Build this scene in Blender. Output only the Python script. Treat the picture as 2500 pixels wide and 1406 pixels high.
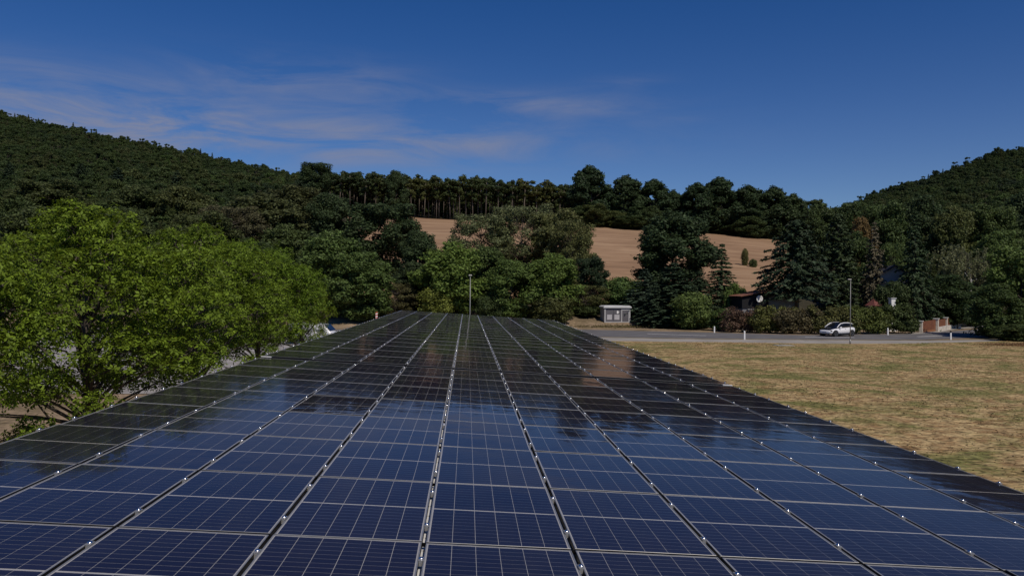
import bpy, math, random
import numpy as np
from mathutils import Matrix, Vector

for o in list(bpy.data.objects): bpy.data.objects.remove(o)
SC = bpy.context.scene
COL = SC.collection
rad = math.radians

# ------------------------------------------------------------------ camera
IW, IH, FPX = 2500.0, 1406.0, 1930.0
CAMZ = 4.9
TILT = rad(3.35)                      # the carport roof falls to the right
YAW, PITCH, ROLL = 0.05687, -0.005286, 0.067155

def _rot(a, ax):
    c, s = math.cos(a), math.sin(a)
    if ax == 'x': return np.array([[1, 0, 0], [0, c, -s], [0, s, c]])
    if ax == 'y': return np.array([[c, 0, s], [0, 1, 0], [-s, 0, c]])
    return np.array([[c, -s, 0], [s, c, 0], [0, 0, 1]])

EX = np.array([math.cos(TILT), 0, -math.sin(TILT)])
EY = np.array([0, 1.0, 0])
EZ = np.array([math.sin(TILT), 0, math.cos(TILT)])
MW = _rot(ROLL, 'y') @ _rot(PITCH, 'x') @ _rot(YAW, 'z') @ np.array([EX, EY, EZ])
RIGHT, FWD, UP = MW
cam_d = bpy.data.cameras.new('camera')
cam = bpy.data.objects.new('camera', cam_d); COL.objects.link(cam)
cam.matrix_world = Matrix((( RIGHT[0], UP[0], -FWD[0], 0), (RIGHT[1], UP[1], -FWD[1], 0),
                           (RIGHT[2], UP[2], -FWD[2], CAMZ), (0, 0, 0, 1)))
cam_d.sensor_width = 36.0
cam_d.lens = 36.0 * FPX / IW
cam_d.clip_end = 8000; cam_d.clip_start = 0.05
SC.camera = cam
CAM = np.array([0, 0, CAMZ])

# ------------------------------------------------------------------ sky, sun, exposure
SUN_EL, SUN_AZ = rad(51), rad(180 - 27)     # azimuth clockwise from +Y: behind the camera, to the right
w = bpy.data.worlds.new('World'); SC.world = w; w.use_nodes = True
nt = w.node_tree; N = nt.nodes; LK = nt.links
for n in list(N): N.remove(n)
def nd(t, **k):
    n = N.new(t)
    for a, b in k.items(): setattr(n, a, b)
    return n
sky = nd('ShaderNodeTexSky', sky_type='NISHITA', sun_disc=False)
sky.sun_elevation = SUN_EL; sky.sun_rotation = SUN_AZ
sky.altitude = 1500; sky.air_density = 1.0; sky.dust_density = 0.15; sky.ozone_density = 3.0
hs = nd('ShaderNodeHueSaturation'); hs.inputs['Saturation'].default_value = 1.3
LK.new(sky.outputs[0], hs.inputs['Color'])
tnt = nd('ShaderNodeMix', data_type='RGBA', blend_type='MULTIPLY'); tnt.inputs[0].default_value = 1; LK.new(hs.outputs[0], tnt.inputs[6]); tnt.inputs[7].default_value = (.29, .76, 1.1, 1)
tc = nd('ShaderNodeTexCoord')
sep = nd('ShaderNodeSeparateXYZ'); LK.new(tc.outputs['Generated'], sep.inputs[0])
def mth(op, a, b=None, c=None, clamp=False):
    n = nd('ShaderNodeMath', operation=op); n.use_clamp = clamp
    for i, v in enumerate((a, b, c)):
        if v is None: continue
        if isinstance(v, (int, float)): n.inputs[i].default_value = v
        else: LK.new(v, n.inputs[i])
    return n.outputs[0]
az = mth('ARCTAN2', sep.outputs[0], sep.outputs[1])
el = mth('ARCSINE', sep.outputs[2])
hz_ = mth('EXPONENT', mth('MULTIPLY', mth('MAXIMUM', el, 0.0), -9.0))
hzc = nd('ShaderNodeVectorMath', operation='SCALE'); hzc.inputs[0].default_value = (4.2, 2.3, .4); LK.new(hz_, hzc.inputs['Scale'])
skyc = nd('ShaderNodeVectorMath', operation='ADD'); LK.new(tnt.outputs[2], skyc.inputs[0]); LK.new(hzc.outputs[0], skyc.inputs[1])
cmb = nd('ShaderNodeCombineXYZ'); LK.new(mth('MULTIPLY', az, 5.0), cmb.inputs[0]); LK.new(mth('MULTIPLY', el, 26.0), cmb.inputs[1])
nz = nd('ShaderNodeTexNoise'); nz.inputs['Scale'].default_value = 1.0; nz.inputs['Detail'].default_value = 9; nz.inputs['Roughness'].default_value = 0.62
nz.inputs['Distortion'].default_value = 0.6
LK.new(cmb.outputs[0], nz.inputs['Vector'])
dens = None
def px_dir(x, y):
    d = RIGHT * ((x - IW / 2) / FPX) + FWD - UP * ((y - IH / 2) / FPX)
    return d
for (cx, cy, wx, wy, a) in ((740, 196, 250, 50, .6), (1290, 256, 270, 30, .72), (250, 305, 360, 60, 1.15), (800, 332, 560, 52, 1.05),
                            (1150, 350, 180, 24, .45), (130, 190, 260, 46, .4), (900, 385, 320, 26, .4), (1530, 200, 90, 14, .25),
                            (1640, 294, 70, 12, .22), (-500, 250, 500, 70, .7), (-1500, 100, 800, 90, .6), (600, -900, 900, 140, .5), (2800, -700, 800, 90, .4)):
    d = px_dir(cx, cy); d = d / np.linalg.norm(d)
    a0 = math.atan2(d[0], d[1]); e0 = math.asin(d[2])
    qx = mth('MULTIPLY', mth('SUBTRACT', az, a0), FPX / wx); qy = mth('MULTIPLY', mth('SUBTRACT', el, e0), FPX / wy)
    r2 = mth('ADD', mth('MULTIPLY', qx, qx), mth('MULTIPLY', qy, qy))
    g = mth('MULTIPLY', mth('EXPONENT', mth('MULTIPLY', r2, -1.0)), a)
    dens = g if dens is None else mth('ADD', dens, g)
nfac = nd('ShaderNodeMapRange'); nfac.inputs[1].default_value = .39; nfac.inputs[2].default_value = .66
LK.new(nz.outputs[0], nfac.inputs[0])
cf = mth('MULTIPLY', dens, nfac.outputs[0], clamp=True)
cf = mth('MULTIPLY', cf, 0.82)
mx = nd('ShaderNodeMix', data_type='RGBA')
LK.new(cf, mx.inputs[0]); LK.new(skyc.outputs[0], mx.inputs[6])
mx.inputs[7].default_value = (3.6, 3.95, 5.6, 1)
bg = nd('ShaderNodeBackground'); bg.inputs[1].default_value = 0.08
LK.new(mx.outputs[2], bg.inputs[0])
ow = nd('ShaderNodeOutputWorld'); LK.new(bg.outputs[0], ow.inputs[0])

sd = bpy.data.lights.new('sun', 'SUN'); sd.energy = 4.4; sd.angle = rad(0.53); sd.color = (1.0, 0.90, 0.77)
so = bpy.data.objects.new('sun', sd); COL.objects.link(so)
to_sun = Vector((math.sin(SUN_AZ) * math.cos(SUN_EL), math.cos(SUN_AZ) * math.cos(SUN_EL), math.sin(SUN_EL)))
so.rotation_euler = to_sun.to_track_quat('Z', 'Y').to_euler(); so.location = (30, -60, 90)
SC.view_settings.view_transform = 'Standard'; SC.view_settings.look = 'None'
SC.view_settings.exposure = -0.45; SC.view_settings.gamma = 1.0; SC.view_settings.use_curve_mapping = False
SC.cycles.max_bounces = 6; SC.cycles.transparent_max_bounces = 8; SC.cycles.diffuse_bounces = 2
SC.cycles.glossy_bounces = 3; SC.cycles.transmission_bounces = 3
SC.cycles.caustics_reflective = False; SC.cycles.caustics_refractive = False
SC.cycles.use_denoising = True

# ------------------------------------------------------------------ helpers
def link(o, parent=None):
    COL.objects.link(o)
    if parent is not None: o.parent = parent
    return o
def tag(o, label=None, cat=None, group=None, kind=None):
    if label: o['label'] = label
    if cat: o['category'] = cat
    if group: o['group'] = group
    if kind: o['kind'] = kind
    return o
def empty(name, loc, rz=0, parent=None):
    o = bpy.data.objects.new(name, None); o.empty_display_size = .2
    o.location = [float(v) for v in loc]; o.rotation_euler = (0, 0, rz)
    return link(o, parent)
def fast_mesh(name, V, F, mats=(), smooth=False, mi=None):
    """V (n,3); F either (m,k) int array or list of index lists"""
    me = bpy.data.meshes.new(name)
    V = np.asarray(V, dtype=np.float32)
    if isinstance(F, np.ndarray):
        m, k = F.shape
        me.vertices.add(len(V)); me.vertices.foreach_set('co', V.ravel())
        me.loops.add(m * k); me.loops.foreach_set('vertex_index', F.ravel().astype(np.int32))
        me.polygons.add(m); me.polygons.foreach_set('loop_start', np.arange(0, m * k, k, dtype=np.int32))
        me.update(calc_edges=True)
    else:
        me.from_pydata([tuple(map(float, v)) for v in V], [], [list(map(int, f)) for f in F])
    for x in mats: me.materials.append(x)
    if mi is not None: me.polygons.foreach_set('material_index', np.asarray(mi, dtype=np.int32))
    if smooth: me.polygons.foreach_set('use_smooth', np.ones(len(me.polygons), dtype=bool))
    me.update()
    return me
def mobj(name, me, parent=None, loc=(0, 0, 0), rot=(0, 0, 0), scale=(1, 1, 1)):
    o = bpy.data.objects.new(name, me); o.location = [float(v) for v in loc]; o.rotation_euler = rot; o.scale = scale
    return link(o, parent)
class MB:
    """collects simple solids into one mesh"""
    def __init__(s): s.V = []; s.F = []; s.M = []
    def add(s, V, F, m=0):
        b = len(s.V); s.V += [tuple(map(float, v)) for v in V]; s.F += [[b + i for i in f] for f in F]; s.M += [m] * len(F); return s
    def box(s, x0, x1, y0, y1, z0, z1, m=0):
        V = [(x0, y0, z0), (x1, y0, z0), (x1, y1, z0), (x0, y1, z0), (x0, y0, z1), (x1, y0, z1), (x1, y1, z1), (x0, y1, z1)]
        return s.add(V, [(0, 3, 2, 1), (4, 5, 6, 7), (0, 1, 5, 4), (1, 2, 6, 5), (2, 3, 7, 6), (3, 0, 4, 7)], m)
    def tube(s, pts, rs, n=6, m=0, cap=True):
        pts = [np.array(p, float) for p in pts]; V = []; F = []
        for i, p in enumerate(pts):
            d = pts[min(i + 1, len(pts) - 1)] - pts[max(i - 1, 0)]; d = d / (np.linalg.norm(d) + 1e-9)
            u = np.cross(d, (0, 0, 1.0)) if abs(d[2]) < .95 else np.cross(d, (1.0, 0, 0)); u /= np.linalg.norm(u); v = np.cross(d, u)
            r = rs[i] if hasattr(rs, '__len__') else rs
            for j in range(n):
                a = 2 * math.pi * j / n; V.append(p + r * (math.cos(a) * u + math.sin(a) * v))
        for i in range(len(pts) - 1):
            for j in range(n):
                a, b = i * n + j, i * n + (j + 1) % n; F.append((a, b, b + n, a + n))
        if cap: F.append(tuple(range(n))[::-1]); F.append(tuple(range((len(pts) - 1) * n, len(pts) * n)))
        return s.add(V, F, m)
    def loft(s, rings, m=0, cap=True):
        n = len(rings[0]); V = [p for r in rings for p in r]; F = []
        for i in range(len(rings) - 1):
            for j in range(n):
                a, b = i * n + j, i * n + (j + 1) % n; F.append((a, b, b + n, a + n))
        if cap: F.append(tuple(range(n))[::-1]); F.append(tuple(range((len(rings) - 1) * n, len(rings) * n)))
        return s.add(V, F, m)
    def mesh(s, name, mats, smooth=False): return fast_mesh(name, s.V, s.F, mats, smooth, s.M)
    def obj(s, name, mats, parent=None, smooth=False, loc=(0, 0, 0), rot=(0, 0, 0), bevel=0):
        o = mobj(name, s.mesh(name, mats if isinstance(mats, (list, tuple)) else [mats], smooth), parent, loc, rot)
        if bevel:
            b = o.modifiers.new('bevel', 'BEVEL'); b.width = bevel; b.segments = 2; b.limit_method = 'ANGLE'
        return o

# ------------------------------------------------------------------ materials
def material(name):
    m = bpy.data.materials.new(name); m.use_nodes = True
    n = m.node_tree.nodes; return m, n, m.node_tree.links, n['Principled BSDF']
def mat(name, c1, c2=None, scale=3.0, rough=.8, metal=0.0, bump=0.0, spec=.3, detail=6, coords='Object', coat=0):
    m, n, l, b = material(name)
    b.inputs['Roughness'].default_value = rough; b.inputs['Metallic'].default_value = metal
    b.inputs['Specular IOR Level'].default_value = spec
    if coat: b.inputs['Coat Weight'].default_value = coat; b.inputs['Coat Roughness'].default_value = .05
    if c2 is None: c2 = tuple(min(1, v * 1.25) for v in c1)
    t = n.new('ShaderNodeTexCoord'); z = n.new('ShaderNodeTexNoise'); z.inputs['Scale'].default_value = scale; z.inputs['Detail'].default_value = detail
    l.new(t.outputs[coords], z.inputs['Vector'])
    r = n.new('ShaderNodeValToRGB'); r.color_ramp.elements[0].position = .32; r.color_ramp.elements[1].position = .68
    r.color_ramp.elements[0].color = (*c1, 1); r.color_ramp.elements[1].color = (*c2, 1)
    l.new(z.outputs[0], r.inputs[0]); l.new(r.outputs[0], b.inputs['Base Color'])
    if bump:
        z2 = n.new('ShaderNodeTexNoise'); z2.inputs['Scale'].default_value = scale * 6; z2.inputs['Detail'].default_value = 5; l.new(t.outputs[coords], z2.inputs['Vector'])
        bp = n.new('ShaderNodeBump'); bp.inputs['Strength'].default_value = bump; bp.inputs['Distance'].default_value = .03
        l.new(z2.outputs[0], bp.inputs['Height']); l.new(bp.outputs[0], b.inputs['Normal'])
    return m
def foliage(name, mode='object', ramp=None, transl=.32, spread=.55):
    """leaf material; colour = the tree's own colour varied leaf by leaf"""
    m, n, l, b = material(name)
    b.inputs['Roughness'].default_value = .6; b.inputs['Specular IOR Level'].default_value = .22
    g = n.new('ShaderNodeNewGeometry'); oi = n.new('ShaderNodeObjectInfo')
    if mode == 'object': base = oi.outputs['Color']
    else:
        r = n.new('ShaderNodeValToRGB'); r.color_ramp.interpolation = 'LINEAR'
        els = r.color_ramp.elements
        while len(els) < len(ramp): els.new(.5)
        for i, c in enumerate(ramp): els[i].position = i / (len(ramp) - 1); els[i].color = (*c, 1)
        zz = n.new('ShaderNodeTexNoise'); zz.inputs['Scale'].default_value = .022; zz.inputs['Detail'].default_value = 3; l.new(oi.outputs['Location'], zz.inputs['Vector'])
        ma = n.new('ShaderNodeMath'); ma.operation = 'MULTIPLY_ADD'; l.new(zz.outputs[0], ma.inputs[0]); ma.inputs[1].default_value = 2.6; mb_ = n.new('ShaderNodeMath'); mb_.operation = 'MULTIPLY_ADD'; l.new(oi.outputs['Random'], mb_.inputs[0]); mb_.inputs[1].default_value = .55; mb_.inputs[2].default_value = -1.05
        l.new(mb_.outputs[0], ma.inputs[2]); l.new(ma.outputs[0], r.inputs[0]); base = r.outputs[0]
    mr = n.new('ShaderNodeMapRange'); mr.inputs[3].default_value = 1 - spread; mr.inputs[4].default_value = 1 + spread
    l.new(g.outputs['Random Per Island'], mr.inputs[0])
    mm = n.new('ShaderNodeVectorMath'); mm.operation = 'SCALE'; l.new(base, mm.inputs[0]); l.new(mr.outputs[0], mm.inputs['Scale'])
    l.new(mm.outputs[0], b.inputs['Base Color'])
    t = n.new('ShaderNodeBsdfTranslucent')
    hv = n.new('ShaderNodeHueSaturation'); hv.inputs['Hue'].default_value = .485; hv.inputs['Value'].default_value = 1.25; l.new(mm.outputs[0], hv.inputs['Color']); l.new(hv.outputs[0], t.inputs[0])
    mix = n.new('ShaderNodeMixShader'); mix.inputs[0].default_value = transl
    l.new(b.outputs[0], mix.inputs[1]); l.new(t.outputs[0], mix.inputs[2]); l.new(mix.outputs[0], n['Material Output'].inputs[0])
    return m

M_leaf = foliage('leaf')
M_needle = foliage('needle', transl=.12, spread=.45)
M_wood_l = foliage('wood_leaf', 'random', [(.034, .054, .024), (.044, .070, .024), (.056, .086, .024), (.048, .076, .026), (.068, .092, .026), (.070, .082, .030), (.064, .104, .026)], transl=.25)
M_bark = mat('bark', (.06, .048, .036), (.13, .11, .09), 4, .9, bump=.5)
M_bark_pale = mat('pale_bark', (.10, .082, .065), (.18, .15, .125), 4, .9, bump=.3)
M_birch = mat('birch_bark', (.55, .53, .49), (.75, .73, .70), 3, .8)
M_soil = mat('forest_floor', (.035, .03, .02), (.07, .055, .035), .4, .95, bump=.4)
M_alu = mat('aluminium', (.33, .33, .33), (.40, .40, .40), 9, .42, metal=.6)
M_bolt = mat('steel_bolt', (.75, .75, .77), (.85, .85, .86), 9, .22, metal=1.0)
M_gapshade = mat('gap_shade_black', (.003, .003, .003), (.005, .005, .005), 5, .9, spec=.1)  # near-black that paints the shade in row gaps and roof joint
M_rail = mat('bright_rail', (.72, .72, .71), (.82, .82, .81), 9, .4, metal=.2)
M_galv = mat('galvanised_sheet', (.42, .43, .44), (.60, .60, .60), 14, .38, metal=.9)
M_back = mat('backsheet', (.40, .40, .42), (.46, .46, .48), 5, .6)
M_white = mat('white_paint', (.74, .74, .73), (.80, .80, .79), 2, .45)
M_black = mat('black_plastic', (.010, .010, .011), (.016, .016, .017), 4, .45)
M_pole = mat('galvanised_pole', (.22, .22, .21), (.29, .29, .28), 8, .5, metal=.35)
M_rub = mat('tyre_rubber', (.012, .012, .012), (.02, .02, .02), 10, .8)

def glass_mat():
    m = bpy.data.materials.new('solar_glass'); m.use_nodes = True; n = m.node_tree.nodes; l = m.node_tree.links
    n.remove(n['Principled BSDF'])
    tr = n.new('ShaderNodeBsdfTransparent'); gl = n.new('ShaderNodeBsdfGlossy'); gl.inputs['Roughness'].default_value = .055
    fr = n.new('ShaderNodeFresnel'); fr.inputs['IOR'].default_value = 1.36
    t = n.new('ShaderNodeTexCoord'); z = n.new('ShaderNodeTexNoise'); z.inputs['Scale'].default_value = 2.2; z.inputs['Detail'].default_value = 2
    oi = n.new('ShaderNodeObjectInfo'); z.noise_dimensions = '4D'
    ml = n.new('ShaderNodeMath'); ml.operation = 'MULTIPLY'; ml.inputs[1].default_value = 40; l.new(oi.outputs['Random'], ml.inputs[0]); l.new(ml.outputs[0], z.inputs['W'])
    l.new(t.outputs['Object'], z.inputs['Vector'])
    bp = n.new('ShaderNodeBump'); bp.inputs['Strength'].default_value = .06; bp.inputs['Distance'].default_value = .06
    l.new(z.outputs[0], bp.inputs['Height']); l.new(bp.outputs[0], gl.inputs['Normal'])
    # dust film that varies from panel to panel roughens the reflection a little
    mr = n.new('ShaderNodeMapRange'); mr.inputs[3].default_value = .05; mr.inputs[4].default_value = .095; l.new(oi.outputs['Random'], mr.inputs[0]); l.new(mr.outputs[0], gl.inputs['Roughness'])
    mx = n.new('ShaderNodeMixShader'); l.new(fr.outputs[0], mx.inputs[0]); l.new(tr.outputs[0], mx.inputs[1]); l.new(gl.outputs[0], mx.inputs[2])
    # thin uneven film of dust and rain marks
    df = n.new('ShaderNodeBsdfDiffuse'); df.inputs[0].default_value = (.34, .31, .27, 1)
    g = n.new('ShaderNodeNewGeometry'); mp = n.new('ShaderNodeMapping'); mp.inputs['Scale'].default_value = (1.1, .35, 1); l.new(g.outputs['Position'], mp.inputs['Vector'])
    zd = n.new('ShaderNodeTexNoise'); zd.inputs['Scale'].default_value = 2.4; zd.inputs['Detail'].default_value = 9; zd.inputs['Roughness'].default_value = .68; l.new(mp.outputs[0], zd.inputs['Vector'])
    md = n.new('ShaderNodeMapRange'); md.inputs[1].default_value = .42; md.inputs[2].default_value = .78; md.inputs[3].default_value = .002; md.inputs[4].default_value = .024; l.new(zd.outputs[0], md.inputs[0])
    m2 = n.new('ShaderNodeMixShader'); l.new(md.outputs[0], m2.inputs[0]); l.new(mx.outputs[0], m2.inputs[1]); l.new(df.outputs[0], m2.inputs[2])
    l.new(m2.outputs[0], n['Material Output'].inputs[0]); return m
M_glass = glass_mat()
def cell_mat():
    m, n, l, b = material('solar_cell')
    g = n.new('ShaderNodeNewGeometry'); oi = n.new('ShaderNodeObjectInfo')
    r = n.new('ShaderNodeValToRGB'); r.color_ramp.elements[0].color = (.010, .0078, .023, 1); r.color_ramp.elements[1].color = (.015, .0118, .032, 1)
    ad = n.new('ShaderNodeMath'); ad.operation = 'ADD'; sc = n.new('ShaderNodeMath'); sc.operation = 'MULTIPLY'; sc.inputs[1].default_value = .5
    l.new(g.outputs['Random Per Island'], sc.inputs[0]); sc2 = n.new('ShaderNodeMath'); sc2.operation = 'MULTIPLY'; sc2.inputs[1].default_value = .5
    l.new(oi.outputs['Random'], sc2.inputs[0]); l.new(sc.outputs[0], ad.inputs[0]); l.new(sc2.outputs[0], ad.inputs[1]); l.new(ad.outputs[0], r.inputs[0])
    l.new(r.outputs[0], b.inputs['Base Color']); b.inputs['Roughness'].default_value = .5; b.inputs['Specular IOR Level'].default_value = .2
    return m
M_cell = cell_mat()

# ------------------------------------------------------------------ terrain
_A = np.array([-1.2, -.8, -.59, -.38, -.166, -.05, .1, .3, .42, .55, .70, 1.0])
_ZR = np.array([126, 120, 109, 87, 70, 58, 49, 44, 41, 70, 94, 114.])
_ZF = np.array([42, 40, 38, 34, 30, 28.6, 28, 25.2, 23, 26, 32, 38.])
def terr(X, Y):
    X = np.asarray(X, float); Y = np.asarray(Y, float)
    a = X / np.maximum(Y, 70)
    zf = np.interp(a, _A, _ZF); zr = np.interp(a, _A, _ZR)
    ys_ = np.interp(a, [.40, .5], [104, 121]); t = np.clip((Y - ys_) / (270 - ys_), 0, 1); z1 = zf * (1.25 * t - .25 * t * t)
    t2 = np.clip((Y - 270) / 250, 0, 1); z2 = (zr - zf) * t2
    bum = np.clip((Y - 150) / 100, 0, 1) * (1.6 * np.sin(X * .021 + Y * .013) + 1.1 * np.sin(X * .047 - Y * .031))
    bum = bum * np.where((a > -.14) & (a < .42) & (Y < 300), .25, 1.0)
    drop = np.clip((Y - 540) / 900, 0, 1) * .55
    return (z1 + z2) * (1 - drop) + bum
def ray(px, py): return RIGHT * ((px - IW / 2) / FPX) + FWD - UP * ((py - IH / 2) / FPX)
def at(px, py, Y):
    d = ray(px, py); return CAM + d * (Y / d[1])
def ground(px, py, z=0.0):
    d = ray(px, py); return CAM + d * ((z - CAMZ) / d[2])
def base(px, Y):
    p = at(px, 700, Y); return np.array([p[0], Y, float(terr(p[0], Y))])

def struct(o): o['kind'] = 'structure'; return o
def sheet(name, xs, ys, m, zfun):
    Xg, Yg = np.meshgrid(xs, ys); Z = zfun(Xg, Yg); V = np.stack([Xg, Yg, Z], -1).reshape(-1, 3)
    nx, ny = len(xs), len(ys); i = np.arange(nx - 1)[None, :] + nx * np.arange(ny - 1)[:, None]
    F = np.stack([i, i + 1, i + 1 + nx, i + nx], -1).reshape(-1, 4)
    return mobj(name, fast_mesh(name, V, F, [m], True))
xs = np.concatenate([np.linspace(-3500, -700, 12)[:-1], np.linspace(-700, 700, 176), np.linspace(700, 3500, 12)[1:]])
ys = np.concatenate([np.linspace(-800, -40, 8)[:-1], np.linspace(-40, 700, 94), np.linspace(700, 3500, 14)[1:]])

def ground_mat():
    m, n, l, b = material('dry_earth'); b.inputs['Roughness'].default_value = .95; b.inputs['Specular IOR Level'].default_value = .1
    g = n.new('ShaderNodeNewGeometry')
    z = n.new('ShaderNodeTexNoise'); z.inputs['Scale'].default_value = .35; z.inputs['Detail'].default_value = 8; l.new(g.outputs['Position'], z.inputs['Vector'])
    r = n.new('ShaderNodeValToRGB'); r.color_ramp.elements[0].position = .3; r.color_ramp.elements[0].color = (.16, .125, .07, 1); r.color_ramp.elements[1].position = .7; r.color_ramp.elements[1].color = (.34, .25, .17, 1)
    l.new(z.outputs[0], r.inputs[0])
    # woodland floor beyond the road
    sp = n.new('ShaderNodeSeparateXYZ'); l.new(g.outputs['Position'], sp.inputs[0])
    mr = n.new('ShaderNodeMapRange'); mr.inputs[1].default_value = 106; mr.inputs[2].default_value = 112; l.new(sp.outputs[1], mr.inputs[0])
    mx = n.new('ShaderNodeMix'); mx.data_type = 'RGBA'; l.new(mr.outputs[0], mx.inputs[0]); l.new(r.outputs[0], mx.inputs[6]); mx.inputs[7].default_value = (.045, .04, .025, 1)
    zf = n.new('ShaderNodeTexNoise'); zf.inputs['Scale'].default_value = 3.2; zf.inputs['Detail'].default_value = 9; zf.inputs['Roughness'].default_value = .7; l.new(g.outputs['Position'], zf.inputs['Vector'])
    mf = n.new('ShaderNodeMapRange'); mf.inputs[1].default_value = .32; mf.inputs[2].default_value = .68; mf.inputs[3].default_value = .5; mf.inputs[4].default_value = 1.4; l.new(zf.outputs[0], mf.inputs[0])
    vf = n.new('ShaderNodeVectorMath'); vf.operation = 'SCALE'; l.new(mx.outputs[2], vf.inputs[0]); l.new(mf.outputs[0], vf.inputs['Scale']); l.new(vf.outputs[0], b.inputs['Base Color'])
    z2 = n.new('ShaderNodeTexNoise'); z2.inputs['Scale'].default_value = 9; z2.inputs['Detail'].default_value = 6; l.new(g.outputs['Position'], z2.inputs['Vector'])
    bp = n.new('ShaderNodeBump'); bp.inputs['Strength'].default_value = .6; bp.inputs['Distance'].default_value = .05; l.new(z2.outputs[0], bp.inputs['Height']); l.new(bp.outputs[0], b.inputs['Normal'])
    return m
struct(sheet('ground', xs, ys, ground_mat(), lambda X, Y: terr(X, Y) - .02))

def grass_mat(name, straw, brown, green, gpos=(.50, .68)):
    m, n, l, b = material(name); b.inputs['Roughness'].default_value = .9; b.inputs['Specular IOR Level'].default_value = .12
    g = n.new('ShaderNodeNewGeometry')
    def noise(s, d, dist=0):
        z = n.new('ShaderNodeTexNoise'); z.inputs['Scale'].default_value = s; z.inputs['Detail'].default_value = d; z.inputs['Distortion'].default_value = dist
        l.new(mp.outputs[0], z.inputs['Vector']); return z
    mp = n.new('ShaderNodeMapping'); mp.inputs['Scale'].default_value = (.8, 1.0, 1.0); l.new(g.outputs['Position'], mp.inputs['Vector'])
    a = noise(1.7, 9, .5); c = noise(.33, 8, .8); d = noise(4.5, 6)
    r = n.new('ShaderNodeValToRGB'); r.color_ramp.elements[0].position = .40; r.color_ramp.elements[0].color = (*brown, 1); r.color_ramp.elements[1].position = .58; r.color_ramp.elements[1].color = (*straw, 1)
    l.new(a.outputs[0], r.inputs[0])
    mr = n.new('ShaderNodeMapRange'); mr.inputs[1].default_value = gpos[0]; mr.inputs[2].default_value = gpos[1]; mr.inputs[4].default_value = .85
    sm = n.new('ShaderNodeMath'); sm.operation = 'MULTIPLY_ADD'; l.new(d.outputs[0], sm.inputs[0]); sm.inputs[1].default_value = .35; l.new(c.outputs[0], sm.inputs[2])
    s2 = n.new('ShaderNodeMath'); s2.operation = 'SUBTRACT'; l.new(sm.outputs[0], s2.inputs[0]); s2.inputs[1].default_value = .12; l.new(s2.outputs[0], mr.inputs[0])
    mx = n.new('ShaderNodeMix'); mx.data_type = 'RGBA'; l.new(mr.outputs[0], mx.inputs[0]); l.new(r.outputs[0], mx.inputs[6]); mx.inputs[7].default_value = (*green, 1)
    f = noise(5.5, 9, .6); mr2 = n.new('ShaderNodeMapRange'); mr2.inputs[1].default_value = .3; mr2.inputs[2].default_value = .7; mr2.inputs[3].default_value = .32; mr2.inputs[4].default_value = 1.62; l.new(f.outputs[0], mr2.inputs[0])
    vs = n.new('ShaderNodeVectorMath'); vs.operation = 'SCALE'; l.new(mx.outputs[2], vs.inputs[0]); l.new(mr2.outputs[0], vs.inputs['Scale']); l.new(vs.outputs[0], b.inputs['Base Color'])
    bp = n.new('ShaderNodeBump'); bp.inputs['Strength'].default_value = .8; bp.inputs['Distance'].default_value = .06; l.new(d.outputs[0], bp.inputs['Height']); l.new(bp.outputs[0], b.inputs['Normal'])
    return m
M_lawn = grass_mat('dry_grass', (.42, .31, .155), (.26, .165, .078), (.13, .14, .042))

# roads and pavements: edges found on the ground, laid as strips
def strip(name, A, B, m, z, sub=6):
    """ribbon between two world polylines (same count), resampled"""
    A = np.array(A, float); B = np.array(B, float)
    t = np.linspace(0, len(A) - 1, (len(A) - 1) * sub + 1); k = np.arange(len(A))
    def rs(P): return np.stack([np.interp(t, k, P[:, 0]), np.interp(t, k, P[:, 1])], -1)
    a, b = rs(A), rs(B); V = []; n = len(t)
    for q in range(n): V += [(a[q][0], a[q][1], z), (b[q][0], b[q][1], z)]
    F = np.array([[2 * q, 2 * q + 1, 2 * q + 3, 2 * q + 2] for q in range(n - 1)])
    return mobj(name, fast_mesh(name, V, F, [m]))
def gp(pts): return [ground(x, y)[:2] for x, y in pts]
M_asph = mat('asphalt', (.105, .102, .105), (.16, .155, .156), .5, .85, bump=.25)
M_walk = mat('pale_paving', (.26, .24, .215), (.35, .325, .29), .35, .9, bump=.2)
M_verge = mat('verge', (.10, .085, .05), (.22, .18, .12), .8, .95, bump=.5)
M_paint = mat('road_paint', (.55, .55, .55), (.74, .74, .73), 2.0, .7)
M_park = mat('car_park_surface', (.24, .225, .215), (.36, .34, .325), .8, .9, bump=.2)
xq = [-300, 300, 760, 1100, 1430, 1700, 1950, 2240, 2420, 2640]
far = gp(zip(xq, [804.5, 804.5, 804.5, 804.5, 804.7, 811, 818, 815, 801, 790]))
near = gp(zip(xq, [812, 812, 812, 815, 821.5, 826, 828, 829.3, 823, 809]))
road = struct(strip('road', near, far, M_asph, .012))
xs2 = [1100, 1300, 1480, 1700, 1950, 2075, 2240, 2330, 2480]
va = gp(zip(xs2, [815.6, 819, 822.8, 826.3, 828.4, 829, 829.7, 829.7, 826]))
vb = gp(zip(xs2, [819, 822, 825, 829, 831, 831.5, 832.5, 832, 829.5]))
struct(strip('grass_verge', va, vb, M_verge, .03))
wb = gp(zip(xs2, [826, 829, 833.2, 836, 839, 840, 839, 837, 832]))
struct(strip('pavement', vb, wb, M_walk, .045))
struct(strip('forecourt', gp([(2225, 816), (2290, 812), (2345, 803), (2400, 799), (2470, 795)]), gp([(2225, 812), (2290, 808), (2345, 800), (2400, 795.5), (2470, 792)]), M_walk, .02))
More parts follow.
